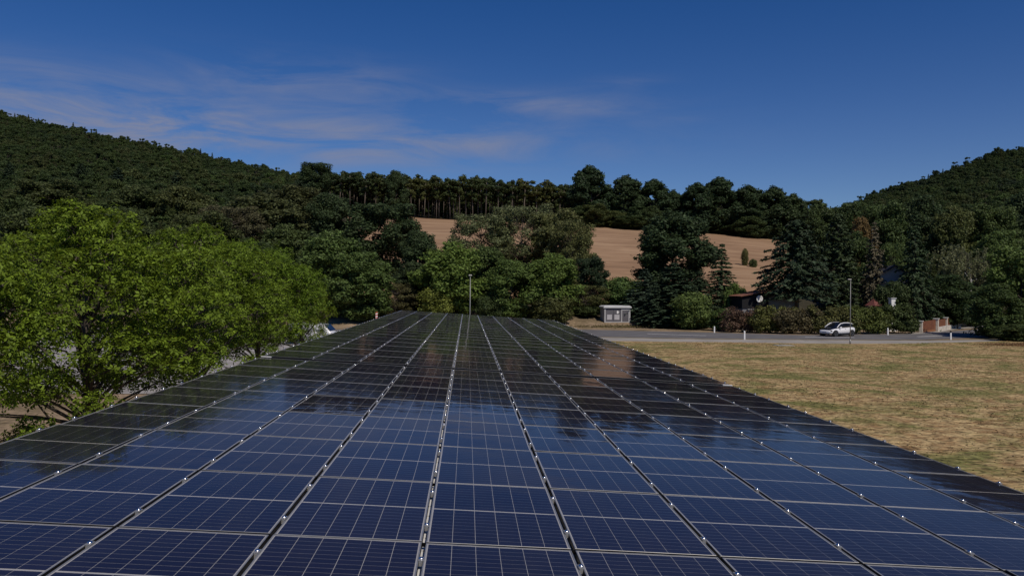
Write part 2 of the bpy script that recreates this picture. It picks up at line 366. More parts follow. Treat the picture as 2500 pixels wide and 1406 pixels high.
for i, (x0, y0, x1, y1) in enumerate(((1580, 815, 1724, 819.6), (1966, 822.8, 2086, 824), (2240, 822.2, 2322, 819))):
    a, b = ground(x0, y0)[:2], ground(x1, y1)[:2]; d = (b - a) / np.linalg.norm(b - a); nrm = np.array([-d[1], d[0]]) * .17
    me = fast_mesh('lane_marking', [(*(a - nrm), .018), (*(b - nrm), .018), (*(b + nrm), .018), (*(a + nrm), .018)], np.array([[0, 1, 2, 3]]), [M_paint])
    mobj('lane_marking', me, road)
for (xa, ya, xb, yb, off) in ((1440, 804.5, 2235, 817, 0),):
    pass
# car park to the left of the carport
def cpz(X, Y): return np.zeros_like(X) + .004
struct(sheet('car_park', np.linspace(-95, -8.2, 30), np.linspace(37, 94, 20), M_park, cpz))
# lawn right of the carport, its far edge follows the pavement
def lawn():
    edge = np.array(wb); V = []; F = []
    xs_ = np.linspace(7.6, 62, 46); n = 24
    ex = edge[:, 0]; ey = edge[:, 1] - .05
    for q, x in enumerate(xs_):
        y1 = np.interp(x, ex, ey); y0 = -8
        for k in range(n):
            y = y0 + (y1 - y0) * k / (n - 1)
            V.append((x, y, .02 + .05 * math.sin(x * .31 + y * .17) * math.sin(y * .11) * (1 if k < n - 1 else 0) + .03))
    for q in range(len(xs_) - 1):
        for k in range(n - 1): a = q * n + k; F.append((a, a + n, a + n + 1, a + 1))
    return mobj('lawn', fast_mesh('lawn', V, np.array(F), [M_lawn], True)), ex, ey
lw, lex, ley = lawn(); struct(lw)
rng = np.random.default_rng(7)
def tufts():
    n = 170000
    Y = 12 + 66 * rng.random(n) ** 1.15; X = 7.8 + 45 * rng.random(n)
    ok = (Y < np.interp(X, lex, ley) - .15) & (X < .78 * Y + 3) & (X > Y * .10)
    X, Y = X[ok], Y[ok]; n = len(X)
    patch = .5 + .5 * np.sin(X * .9 + 2 * np.sin(Y * .5)) * np.sin(Y * .7 + np.sin(X * .8)); keep = rng.random(n) < .25 + .75 * patch
    X, Y = X[keep], Y[keep]; n = len(X)
    z = .05 + .05 * np.sin(X * .31 + Y * .17) * np.sin(Y * .11) - .01
    a = (rng.random(n) - .5) * 2.6; h = .02 + .035 * rng.random(n); wd = .02 + .035 * rng.random(n)
    lx, ly = rng.normal(0, .05, n), rng.normal(0, .05, n)
    c = np.stack([X, Y, z], -1); s = np.stack([np.cos(a) * wd, np.sin(a) * wd, 0 * a], -1)
    V = np.stack([c - s, c + s, c + np.stack([lx, ly, h], -1)], 1).reshape(-1, 3)
    gm = fast_mesh('grass', V, np.arange(3 * n).reshape(-1, 3), [M_lawn], True); gm.normals_split_custom_set_from_vertices([(0.0, 0.0, 1.0)] * (3 * n))
    o = mobj('grass', gm)
    return tag(o, 'sun-dried patchy grass covering the lawn beside the carport', 'grass', kind='stuff')
tufts()
# stubble field on the hillside behind
def field_mat():
    m, n, l, b = material('stubble'); b.inputs['Roughness'].default_value = .95; b.inputs['Specular IOR Level'].default_value = .1
    g = n.new('ShaderNodeNewGeometry'); mp = n.new('ShaderNodeMapping'); mp.inputs['Scale'].default_value = (.012, .16, .16); mp.inputs['Rotation'].default_value = (0, 0, .10)
    l.new(g.outputs['Position'], mp.inputs['Vector'])
    z = n.new('ShaderNodeTexNoise'); z.inputs['Scale'].default_value = 1.6; z.inputs['Detail'].default_value = 7; z.inputs['Roughness'].default_value = .62; l.new(mp.outputs[0], z.inputs['Vector'])
    z3 = n.new('ShaderNodeTexNoise'); z3.inputs['Scale'].default_value = .05; z3.inputs['Detail'].default_value = 4; l.new(g.outputs['Position'], z3.inputs['Vector'])
    ad = n.new('ShaderNodeMath'); ad.operation = 'MULTIPLY_ADD'; l.new(z3.outputs[0], ad.inputs[0]); ad.inputs[1].default_value = .5; l.new(z.outputs[0], ad.inputs[2])
    r = n.new('ShaderNodeValToRGB'); e = r.color_ramp.elements; e[0].position = .52; e[0].color = (.20, .122, .074, 1); e[1].position = .98; e[1].color = (.37, .25, .155, 1)
    k = e.new(.74); k.color = (.295, .187, .112, 1)
    mp2 = n.new('ShaderNodeMapping'); mp2.inputs['Scale'].default_value = (.10, .55, .55); mp2.inputs['Rotation'].default_value = (0, 0, .1); l.new(g.outputs['Position'], mp2.inputs['Vector'])
    z4 = n.new('ShaderNodeTexNoise'); z4.inputs['Scale'].default_value = 1.5; z4.inputs['Detail'].default_value = 6; l.new(mp2.outputs[0], z4.inputs['Vector'])
    mr2 = n.new('ShaderNodeMapRange'); mr2.inputs[1].default_value = .3; mr2.inputs[2].default_value = .7; mr2.inputs[3].default_value = .8; mr2.inputs[4].default_value = 1.18; l.new(z4.outputs[0], mr2.inputs[0])
    l.new(ad.outputs[0], r.inputs[0]); vs = n.new('ShaderNodeVectorMath'); vs.operation = 'SCALE'; l.new(r.outputs[0], vs.inputs[0]); l.new(mr2.outputs[0], vs.inputs['Scale']); l.new(vs.outputs[0], b.inputs['Base Color'])
    bp = n.new('ShaderNodeBump'); bp.inputs['Strength'].default_value = .5; bp.inputs['Distance'].default_value = .2; l.new(z.outputs[0], bp.inputs['Height']); l.new(bp.outputs[0], b.inputs['Normal'])
    return m
def stubble():
    V = []; F = []; na, ny = 60, 50
    for j in range(ny):
        for i in range(na):
            a = -.15 + .57 * i / (na - 1); Y = 118 + 155 * j / (ny - 1); X = a * Y; V.append((X, Y, float(terr(X, Y)) + .22))
    for j in range(ny - 1):
        for i in range(na - 1): q = j * na + i; F.append((q, q + 1, q + 1 + na, q + na))
    return mobj('stubble_field', fast_mesh('stubble_field', V, np.array(F), [field_mat()], True))
struct(stubble())

# ------------------------------------------------------------------ solar carports
W_, L_ = 1.066, 1.726                    # panel pitch across and along
PW, PL = 1.036, 1.696
X0, Y0, H0 = -0.1816, 5.632, 1.8023
def roof(a, y, n=0.0): return CAM + EX * (X0 + a) + EY * y + EZ * (-H0 + n)
def panel_meshes():
    hw, hl, t, h = PW / 2, PL / 2, .0085, .035
    f = MB()
    # frame: four mitred bars with a narrow top face
    o = [(-hw, -hl), (hw, -hl), (hw, hl), (-hw, hl)]; q = [(-hw + t, -hl + t), (hw - t, -hl + t), (hw - t, hl - t), (-hw + t, hl - t)]; c = .0015
    for i in range(4):
        j = (i + 1) % 4
        oi = (o[i][0] * (1 - c / hw), o[i][1] * (1 - c / hl)); oj = (o[j][0] * (1 - c / hw), o[j][1] * (1 - c / hl))
        V = [(*o[i], -h), (*o[j], -h), (*o[j], -c), (*o[i], -c), (*oi, 0), (*oj, 0), (*q[j], 0), (*q[i], 0), (*q[j], -.0048), (*q[i], -.0048)]
        f.add(V, [(0, 1, 2, 3)], 2); f.add(V, [(3, 2, 5, 4), (4, 5, 6, 7), (7, 6, 8, 9)], 0)  # outer sides black, painting in the shade of the seams
    f.add([(*q[0], -.0045), (*q[1], -.0045), (*q[2], -.0045), (*q[3], -.0045)], [(0, 1, 2, 3)], 1)
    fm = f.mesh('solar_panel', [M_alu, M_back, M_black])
    cm = MB(); cw = (PW - 2 * t - .018) / 6; ch = (PL - 2 * t - .020 - .022) / 20
    for s in (0, 1):
        for r in range(10):
            y0 = -hl + t + .010 + r * ch + s * (10 * ch + .022)
            for k in range(6):
                x0 = -hw + t + .009 + k * cw
                gx, gy = .0018, .0021
                cm.add([(x0 + gx, y0 + gy, -.0033), (x0 + cw - gx, y0 + gy, -.0033), (x0 + cw - gx, y0 + ch - gy, -.0033), (x0 + gx, y0 + ch - gy, -.0033)], [(0, 1, 2, 3)])
    cme = cm.mesh('solar_cells', [M_cell])
    g = MB(); g.add([(*q[0], -.0014), (*q[1], -.0014), (*q[2], -.0014), (*q[3], -.0014)], [(0, 1, 2, 3)])
    return fm, cme, g.mesh('glass', [M_glass])
PF, PC, PG = panel_meshes()
def clamp_mb(cx=0, cy=0, cz=0, mb=None):
    m = mb or MB()
    m.box(cx - .019, cx + .019, cy - .035, cy + .035, cz + .0012, cz + .0055)
    m.box(cx - .012, cx + .012, cy - .034, cy + .034, cz - .034, cz + .0010)
    n = 10; rings = []
    for (r, z) in ((.018, .0057), (.0175, .0095), (.0145, .0140), (.010, .0170), (.003, .0190)):
        rings.append([(cx + r * math.cos(6.2832 * k / n), cy + r * math.sin(6.2832 * k / n), cz + z) for k in range(n)])
    return m.loft(rings, 1)
CL = clamp_mb().mesh('clamp', [M_alu, M_bolt])
for p_ in CL.polygons: p_.use_smooth = p_.material_index == 1
def carport(label, y_start, rows, dz, prng, joint=False):
    mid = roof(W_, y_start + rows * L_ / 2); root = empty('solar_carport', (mid[0], mid[1], 0))
    tag(root, label, 'carport', 'solar carports end to end'); O = np.array([mid[0], mid[1], 0])
    def loc(a, y, n=0): return roof(a, y, n + dz) - O
    for k in range(rows):
        for i in range(-4, 6):
            rot = (prng.gauss(0, rad(.20)), TILT + prng.gauss(0, rad(.16)), 0)
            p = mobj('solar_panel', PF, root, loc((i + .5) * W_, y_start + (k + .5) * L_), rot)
            c = mobj('solar_cells', PC, p); c['kind'] = 'stuff'
            mobj('glass', PG, p)
    seen = 0; rest = MB()
    for k in range(rows):
        for fr in (.22, .78):
            for i in range(-4, 7):
                off = .006 if i == -4 else (-.006 if i == 6 else 0)
                a, y = i * W_ + off, y_start + (k + fr) * L_
                if seen < 300: mobj('clamp', CL, root, loc(a, y, .002), (0, TILT, 0)); seen += 1
                else: clamp_mb(a - W_, y - y_start, 0, rest)
    if rest.V:
        o = rest.obj('clamps', [M_alu, M_bolt], root, loc=loc(W_, y_start, .002), rot=(0, TILT, 0)); o['kind'] = 'stuff'
    # trapezoidal steel deck under the panels, ribs across the slope
    ln = rows * L_; V = []; F = []; y = 0; prof = []
    while y < ln: prof += [(y, -.125), (y + .09, -.125), (y + .115, -.066), (y + .165, -.066), (y + .19, -.125)]; y += .21
    for (yy, zz) in prof: V += [(-5 * W_ + .02, min(yy, ln), zz), (5 * W_ - .02, min(yy, ln), zz)]
    F = np.array([[2 * q, 2 * q + 1, 2 * q + 3, 2 * q + 2] for q in range(len(prof) - 1)])
    mobj('roof_deck', fast_mesh('roof_deck', V, F, [M_galv]), root, loc(W_, y_start), (0, TILT, 0))
    # rail under every seam
    for i in range(-4, 7):
        r = MB(); yy_ = .02
        while yy_ < ln - .3: r.box(-.0145, .0145, yy_, yy_ + .25, -.095, -.056); yy_ += .285
        r.box(-.012, .012, .02, ln - .02, -.115, -.0955)
        e = i * W_ + (.024 if i == -4 else (-.024 if i == 6 else 0))
        r.obj('seam_rail', M_rail, root, loc=loc(e, y_start), rot=(0, TILT, 0))
    # black strips added between the rows, standing in for shade in the gaps
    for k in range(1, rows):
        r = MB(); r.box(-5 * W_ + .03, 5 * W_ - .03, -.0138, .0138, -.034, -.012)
        r.obj('gap_shade', M_gapshade, root, loc=loc(W_, y_start + k * L_), rot=(0, TILT, 0))
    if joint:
        r = MB(); r.box(-5 * W_ + .03, 5 * W_ - .03, -.222, .012, -.060, -.006); r.obj('joint_shade', M_gapshade, root, loc=loc(W_, y_start), rot=(0, TILT, 0))  # black sheet added so the open gap between sections looks shaded
        for a in (-4 * W_ + .12, 6 * W_ - .12):
            r = MB(); r.box(-.11, .11, -.18, -.11, -.005, .006); r.obj('joint_end_cap', M_white, root, loc=loc(a, y_start), rot=(0, TILT, 0))
    # steel frame: beams along the slope, purlins, posts
    nb = max(2, int(round(ln / 6)) + 1)
    for b in range(nb):
        yb = y_start + .4 + (ln - .8) * b / (nb - 1)
        bm = MB(); bm.box(-5 * W_ + .1, 5 * W_ - .1, -.09, .09, -.50, -.24); bm.obj('roof_beam', M_pole, root, loc=loc(W_, yb), rot=(0, TILT, 0))
        for a in (-2.6, 4.9):
            top = roof(a, yb, dz - .5); ps = MB(); ps.box(-.1, .1, -.1, .1, 0, top[2] + .02); ps.box(-.2, .2, -.2, .2, 0, .02); ps.obj('post', M_pole, root, loc=(top[0] - O[0], top[1] - O[1], 0))
    for a in (-4.1, -2, 0, 2, 4, 5.9):
        pu = MB(); pu.box(-.04, .04, .05, ln - .05, -.24, -.13); pu.obj('purlin', M_pole, root, loc=loc(a, y_start), rot=(0, TILT, 0))
    return root
carport('long roof of blue solar panels in the foreground, nearer section', Y0 - 2 * L_, 9, 0.0, random.Random(11))
carport('farther section of the solar panel roof, beyond the dark gap', Y0 + 7 * L_ + .24, 22, .012, random.Random(5), True)

# ------------------------------------------------------------------ vegetation meshes
def unit(v): return v / (np.linalg.norm(v, axis=-1, keepdims=True) + 1e-9)
def leaf_quads(P, Nrm, s, g, aspect=.55):
    """diamond leaves at P facing Nrm"""
    n = len(P); r = g.normal(size=(n, 3)); T = unit(np.cross(Nrm, r)); B = np.cross(Nrm, T)
    s = s[:, None]; c = P + Nrm * s * .12
    return np.stack([P - T * s, c - B * s * aspect, P + T * s, c + B * s * aspect], 1).reshape(-1, 3)
def clump_leaves(g, clumps, per_m2, size, out=.9, up=.45, rnd=.65, flat=.85, shell=.55, aspect=.55):
    Vs = []
    for (x, y, z, r) in clumps:
        n = max(8, int(per_m2 * r * r * 12.57))
        d = unit(g.normal(size=(n, 3))); rr = r * (shell + (1 - shell) * g.random(n) ** .5) * (1 + .16 * g.normal(size=n) * (g.random(n) < .5))
        wob = 1 + .22 * np.sin(d[:, 0] * 5 + x * 3) * np.sin(d[:, 1] * 4 + y) + .15 * np.sin(d[:, 2] * 6 + z)
        P = np.array([x, y, z]) + d * (rr * wob)[:, None] * np.array([1, 1, flat])
        Nn = unit(d * out + np.array([0, 0, up]) + g.normal(size=(n, 3)) * rnd)
        Vs.append(leaf_quads(P, Nn, size * (.65 + .7 * g.random(n)), g, aspect))
    V = np.concatenate(Vs); return V
def quads_mesh(name, V, m): return fast_mesh(name, V, np.arange(len(V)).reshape(-1, 4), [m])
def skeleton(g, clumps, H, r0, fork, m, sides=6, name='trunk', twigs=2, lean=.3):
    b = MB(); top = H * .72
    tp = [np.array([0, 0, -.3])]; k = 6
    for i in range(1, k + 1): tp.append(np.array([g.normal(0, lean * .12 * i), g.normal(0, lean * .12 * i), top * i / k]))
    b.tube(tp, [r0 * 1.25] + [r0 * (1 - .8 * i / k) for i in range(1, k + 1)], sides + 1)
    for (x, y, z, r) in clumps:
        c = np.array([x, y, z]); zz = min(top * .95, max(fork * (.85 + .3 * g.random()), z - .55 * math.hypot(x, y) - .1 * H * g.random()))
        f = zz / top * k; i0 = min(int(f), k - 1); s = tp[i0] + (tp[i0 + 1] - tp[i0]) * (f - i0)
        mid = s + (c - s) * .5 + np.array([g.normal(0, .15), g.normal(0, .15), -.08 * np.linalg.norm(c - s) + g.normal(0, .1)])
        rb = r0 * .34 * (1 - .5 * zz / H)
        b.tube([s, mid, c], [rb, rb * .65, rb * .22], max(4, sides - 2), cap=False)
        for t in range(twigs):
            d = unit(g.normal(size=3) + (c - s) * .4 / (np.linalg.norm(c - s) + .1)); e = c + d * r * .85; b.tube([mid + (c - mid) * .6, (c + e) / 2 + np.array([0, 0, -.05]), e], [rb * .34, rb * .2, rb * .08], 4, cap=False)
    return b.mesh(name, [m], True)
def envelope(g, n, H, R, zlo, zhi, rmin, rmax, shape='round', core=.35):
    """clump centres spread through a crown envelope"""
    out = []; tries = 0
    while len(out) < n and tries < 4000:
        tries += 1
        t = g.random(); z = zlo + (zhi - zlo) * t
        if shape == 'round': pr = math.sqrt(max(0, 1 - (2 * t - .9) ** 2 / 1.25))
        elif shape == 'cone': pr = (1 - t) * .95 + .05
        elif shape == 'vase': pr = .45 + .65 * math.sin(min(1, t * 1.15) * 2.4)
        else: pr = .8 + .2 * math.sin(t * 3.1)
        a = g.random() * 6.283; q = (core + (1 - core) * g.random() ** .6) * pr * R; r = rmin + (rmax - rmin) * g.random()
        q = max(0, q - r * .55); p = (math.cos(a) * q, math.sin(a) * q, z, r)
        if all((p[0] - o[0]) ** 2 + (p[1] - o[1]) ** 2 + (p[2] - o[2]) ** 2 > (.33 * (r + o[3])) ** 2 for o in out): out.append(p)
    return out
def broadleaf(seed, H=12., R=4.5, zlo=.22, n=34, per=26, size=.24, shape='round', rr=(.16, .30), bark=M_bark, leaf=M_leaf, up=.45, flat=.85, aspect=.55, shell=.5, r0=None, twigs=2):
    g = np.random.default_rng(seed); cl = envelope(g, n, H, R, zlo * H + R * rr[0], H - R * rr[0] * .9, R * rr[0], R * rr[1], shape)
    cl.append((0, 0, H * .97 - R * .2, R * .2))
    V = clump_leaves(g, cl, per, size, up=up, flat=flat, aspect=aspect, shell=shell)
    V[:, 2] = np.maximum(V[:, 2], .15)
    return quads_mesh('crown', V, leaf), skeleton(g, cl, H, r0 or H * .016, H * zlo * .8, bark, twigs=twigs), H, R
def conifer(seed, H=14., R=3.2, whorls=34, nb=9, size=.24, droop=.28, zlo=.05, dens=1.0, power=.85, ragged=.25, leaf=M_needle):
    g = np.random.default_rng(seed); P = []; Nn = []; S = []; b = MB()
    b.tube([(0, 0, -.3), (0, 0, H * .5), (0, 0, H * .99)], [H * .016, H * .010, .02], 7)
    for k in range(whorls):
        t = (k + g.random() * .6) / whorls; z = H * (zlo + (1 - zlo) * t); L = R * ((1 - t) ** power) * (1 - .18 * (t < .12)) + .12
        m = max(4, int(nb * (.6 + .5 * (1 - t)))); a0 = g.random() * 6.28
        for q in range(m):
            a = a0 + 6.283 * q / m + g.normal(0, .15); l = L * (1 - ragged + 2 * ragged * g.random() * .9); dx, dy = math.cos(a), math.sin(a)
            tip = np.array([dx * l, dy * l, z - droop * l + .10 * l * (t > .5)]); b.tube([(0, 0, z), (dx * l * .5, dy * l * .5, z - droop * l * .3), tip], [.035 * (1 - t) + .012, .02, .006], 3, cap=False)
            nn = max(4, int(dens * (10 + 26 * l / max(R, .1))))
            s = np.sqrt(g.random(nn)) * .97 + .03; side = g.normal(0, 1, nn) * .17 * l * (1.15 - s) + g.normal(0, .06, nn)
            p = np.stack([dx * l * s - dy * side, dy * l * s + dx * side, z - droop * l * s ** 1.4 - np.abs(side) * .35 - g.random(nn) * .12 * size * 4 + .10 * l * s * (t > .5)], -1)
            P.append(p); Nn.append(unit(np.stack([dx * .45 + g.normal(0, .45, nn), dy * .45 + g.normal(0, .45, nn), .8 + g.normal(0, .3, nn)], -1))); S.append(size * (.6 + .7 * g.random(nn)))
    V = leaf_quads(np.concatenate(P), np.concatenate(Nn), np.concatenate(S), g, .42)
    return quads_mesh('crown', V, leaf), b.mesh('trunk', [M_bark], True), H, R
def pine(seed, H=15., R=2.4, zc=.5, size=.34, bark=M_bark_pale):
    g = np.random.default_rng(seed); cl = envelope(g, 13, H, R, zc * H, H * .95, R * .25, R * .42, 'vase', .2)
    V = clump_leaves(g, cl, 12, size, shell=.45)
    b = MB(); lx, ly = g.normal(0, .35), g.normal(0, .2); b.tube([(0, 0, -.5), (lx * .5, ly * .5, H * .45), (lx, ly, H * .9)], [.19, .15, .05], 6)
    for k in range(10):
        z = H * (.22 + .5 * g.random()); a = g.random() * 6.28; l = .6 + 1.1 * g.random(); q = np.array([lx, ly, 0]) * z / H
        b.tube([q + (0, 0, z), q + (math.cos(a) * l, math.sin(a) * l, z + .25 * l)], [.04, .012], 4, cap=False)
    for (x, y, z, r) in cl[:9]: b.tube([(lx * .7, ly * .7, max(H * .4, z - 1.4)), (x, y, z)], [.07, .02], 4, cap=False)
    return quads_mesh('crown', V, M_leaf), b.mesh('trunk', [bark], True), H, R
def palmate_tree(seed, H=7.7, R=4.0, n=58):
    """near trees: rosettes of pointed leaflets at the twig ends"""
    g = np.random.default_rng(seed); cl = envelope(g, n, H, R, 2.5, H - .75, .58, 1.05, 'round', .3)
    cl += [(R * .8 * math.cos(a), R * .8 * math.sin(a), 1.75 + .8 * g.random(), .42 + .25 * g.random()) for a in np.linspace(0, 6.28, 10)[:-1] + g.normal(0, .3, 9)]
    cl.append((g.normal(0, .4), g.normal(0, .4), H - .45, .5))
    P = []; D = []
    for (x, y, z, r) in cl:
        m = int(225 * r * r * (1.0 + .3 * g.random())) + 24; d = unit(g.normal(size=(m, 3))); d[:, 2] = np.where(d[:, 2] < -.55, -d[:, 2], d[:, 2])
        rr = r * (.45 + .55 * g.random(m) ** .55) * (1 + .22 * g.normal(size=m) * (g.random(m) < .35)); P.append(np.array([x, y, z]) + d * rr[:, None] * np.array([1, 1, .85])); D.append(d)
    P = np.concatenate(P); D = np.concatenate(D); n = len(P)
    ax = unit(D * .55 + np.array([0, 0, .75]) + g.normal(size=(n, 3)) * .45); T = unit(np.cross(ax, g.normal(size=(n, 3)))); B = np.cross(ax, T); Q = []
    s = (.045 + .048 * g.random(n))[:, None]
    for k in range(6):
        a = 6.283 * k / 6 + g.normal(0, .18, n)[:, None]; dr = np.cos(a) * T + np.sin(a) * B; pr = -np.sin(a) * T + np.cos(a) * B
        el = g.normal(-.10, .30, n)[:, None]; dr = unit(dr + ax * el); l = s * (.85 + .5 * g.random((n, 1)))
        c = P + dr * .02; Q.append(np.stack([c, c + dr * l * .62 - pr * l * .30, c + dr * l * 1.25 - ax * l * .18, c + dr * l * .62 + pr * l * .30], 1))
    V = np.concatenate(Q, 1).reshape(-1, 3)
    tw = MB(); base_h = 1.5
    # several stems from a short bole
    tw.tube([(0, 0, -.2), (0.02, 0, .5), (.03, .02, base_h), (.10, -.06, 2.9), (-.04, .10, 4.4), (.05, 0, 5.8)], [.22, .175, .16, .11, .07, .03], 9)
    for (x, y, z, r) in cl:
        c = np.array([x, y, z]); h = math.hypot(x, y); s0 = np.array([.03, .02, min(max(1.55, z - .55 * h - .3 * g.random()), 5.0) if z > 2.4 else 1.35 + .5 * g.random()])
        m1 = s0 + (c - s0) * .35 + np.array([0, 0, .18 * (z - 1) - .05 * h]) + g.normal(0, .12, 3); m2 = s0 + (c - s0) * .7 + np.array([0, 0, .06 * (z - 1)]) + g.normal(0, .15, 3)
        rb = (.026 + .020 * g.random()) * (1 if z > 2.4 else .6); tw.tube([s0, m1, m2, c], [rb * 1.3, rb, rb * .6, rb * .25], 5, cap=False)
        for t in range(5):
            e = c + unit(g.normal(size=3)) * r * .8; tw.tube([m2 + (c - m2) * g.random(), (c + e) / 2 + g.normal(0, .08, 3), e], [.016, .011, .004], 4, cap=False)
    return quads_mesh('crown', V, M_leaf), tw.mesh('trunk', [M_bark], True), H, R

GAIN = 1.9
def plant(proto, name, label, loc, h, wd, color, rz=0.0, cat='tree', group=None, trunk='trunk', crown='crown', depth=None):
    cm, tm, H, R = proto; root = empty(name, loc, rz); tag(root, label, cat, group)
    sc = (wd / (2 * R), (depth or wd) / (2 * R), h / H)
    c = mobj(crown, cm, root, scale=sc); c.color = (color[0] * GAIN * 1.03, color[1] * GAIN * 1.03, color[2] * GAIN * .9, 1); mobj(trunk, tm, root, scale=sc); return root
def tree_px(proto, name, label, px, ytop, wpx, Y, color, cat='tree', group=None, rz=None, zb=None, grow=1.0):
    b = base(px, Y); tp = at(px, ytop, Y); wd = wpx / FPX * Y
    if zb is not None: b[2] = zb
    return plant(proto, name, label, b, (tp[2] - b[2]) * grow, wd, color, random.Random(int(px * 7 + Y)).random() * 6.28 if rz is None else rz, cat, group)

# the near row beside the carport
MAP = [palmate_tree(s) for s in (21, 22, 23)]
GREEN = tuple(v / GAIN for v in (.128, .190, .018))
for k, (Y, X, h, wd, q, lab) in enumerate((
    (13.2, -9.6, 6.6, 6.2, 1, 'bright green leafy tree cut off by the left picture edge'),
    (20.0, -9.25, 7.0, 7.9, 0, 'bright green leafy tree with low forked trunk nearest the panels'),
    (27.8, -9.3, 7.2, 7.2, 2, 'bright green leafy tree, second of the row beside the panels'),
    (36.0, -9.35, 7.15, 6.2, 1, 'bright green leafy tree, dark trunk beside the joint in the roof'),
    (45.5, -9.4, 6.3, 3.9, 0, 'smallest and farthest bright green tree of the row by the carport'))):
    c = tuple(v * f for v, f in zip(GREEN, ((1, 1, 1), (1, 1, 1), (.96, .98, 1), (.88, .95, 1), (.95, .9, .8))[k]))
    plant(MAP[q], 'leafy_tree', lab, (X, Y, 0), h, wd, c, k * 1.9 + .6, 'tree', 'bright green trees beside the carport')

# trees beyond the road
B1 = broadleaf(1, 12, 4.6, .02, 62, 27, .19, 'round', (.20, .34)); B2 = broadleaf(2, 12, 4.3, .02, 54, 27, .20, 'round', (.22, .36)); B3 = broadleaf(3, 13, 4.5, .05, 70, 26, .18, 'vase', (.18, .30))
B4 = broadleaf(4, 12, 4.6, .05, 110, 17, .15, 'vase', (.14, .24), shell=.3, twigs=3); OAK = broadleaf(5, 14, 4.8, .06, 95, 26, .19, 'round', (.17, .29), up=.6, flat=.8)
BUSH = broadleaf(6, 5, 2.6, .0, 44, 46, .13, 'round', (.24, .40)); CLUMPY = broadleaf(8, 16, 5.0, .02, 64, 18, .30, 'round', (.20, .33))
SP1 = conifer(11, 14, 3.2, 36, 10, .21, .28, dens=1.7); SP2 = conifer(12, 14, 3.6, 34, 11, .22, .34, dens=1.6, ragged=.35); FIR = conifer(13, 14, 5.2, 30, 11, .27, .22, .33, 1.6, .62, .34); THU = conifer(14, 14, 2.8, 40, 10, .24, .1, .02, 1.0, .55, .2)
PN = [pine(s) for s in (31, 32, 33, 34)]
G_dark = (.026, .040, .018); G_mid = (.046, .070, .022); G_bri = (.066, .098, .024); G_olv = (.062, .068, .028); G_grey = (.070, .082, .042); G_spr = (.022, .036, .022)
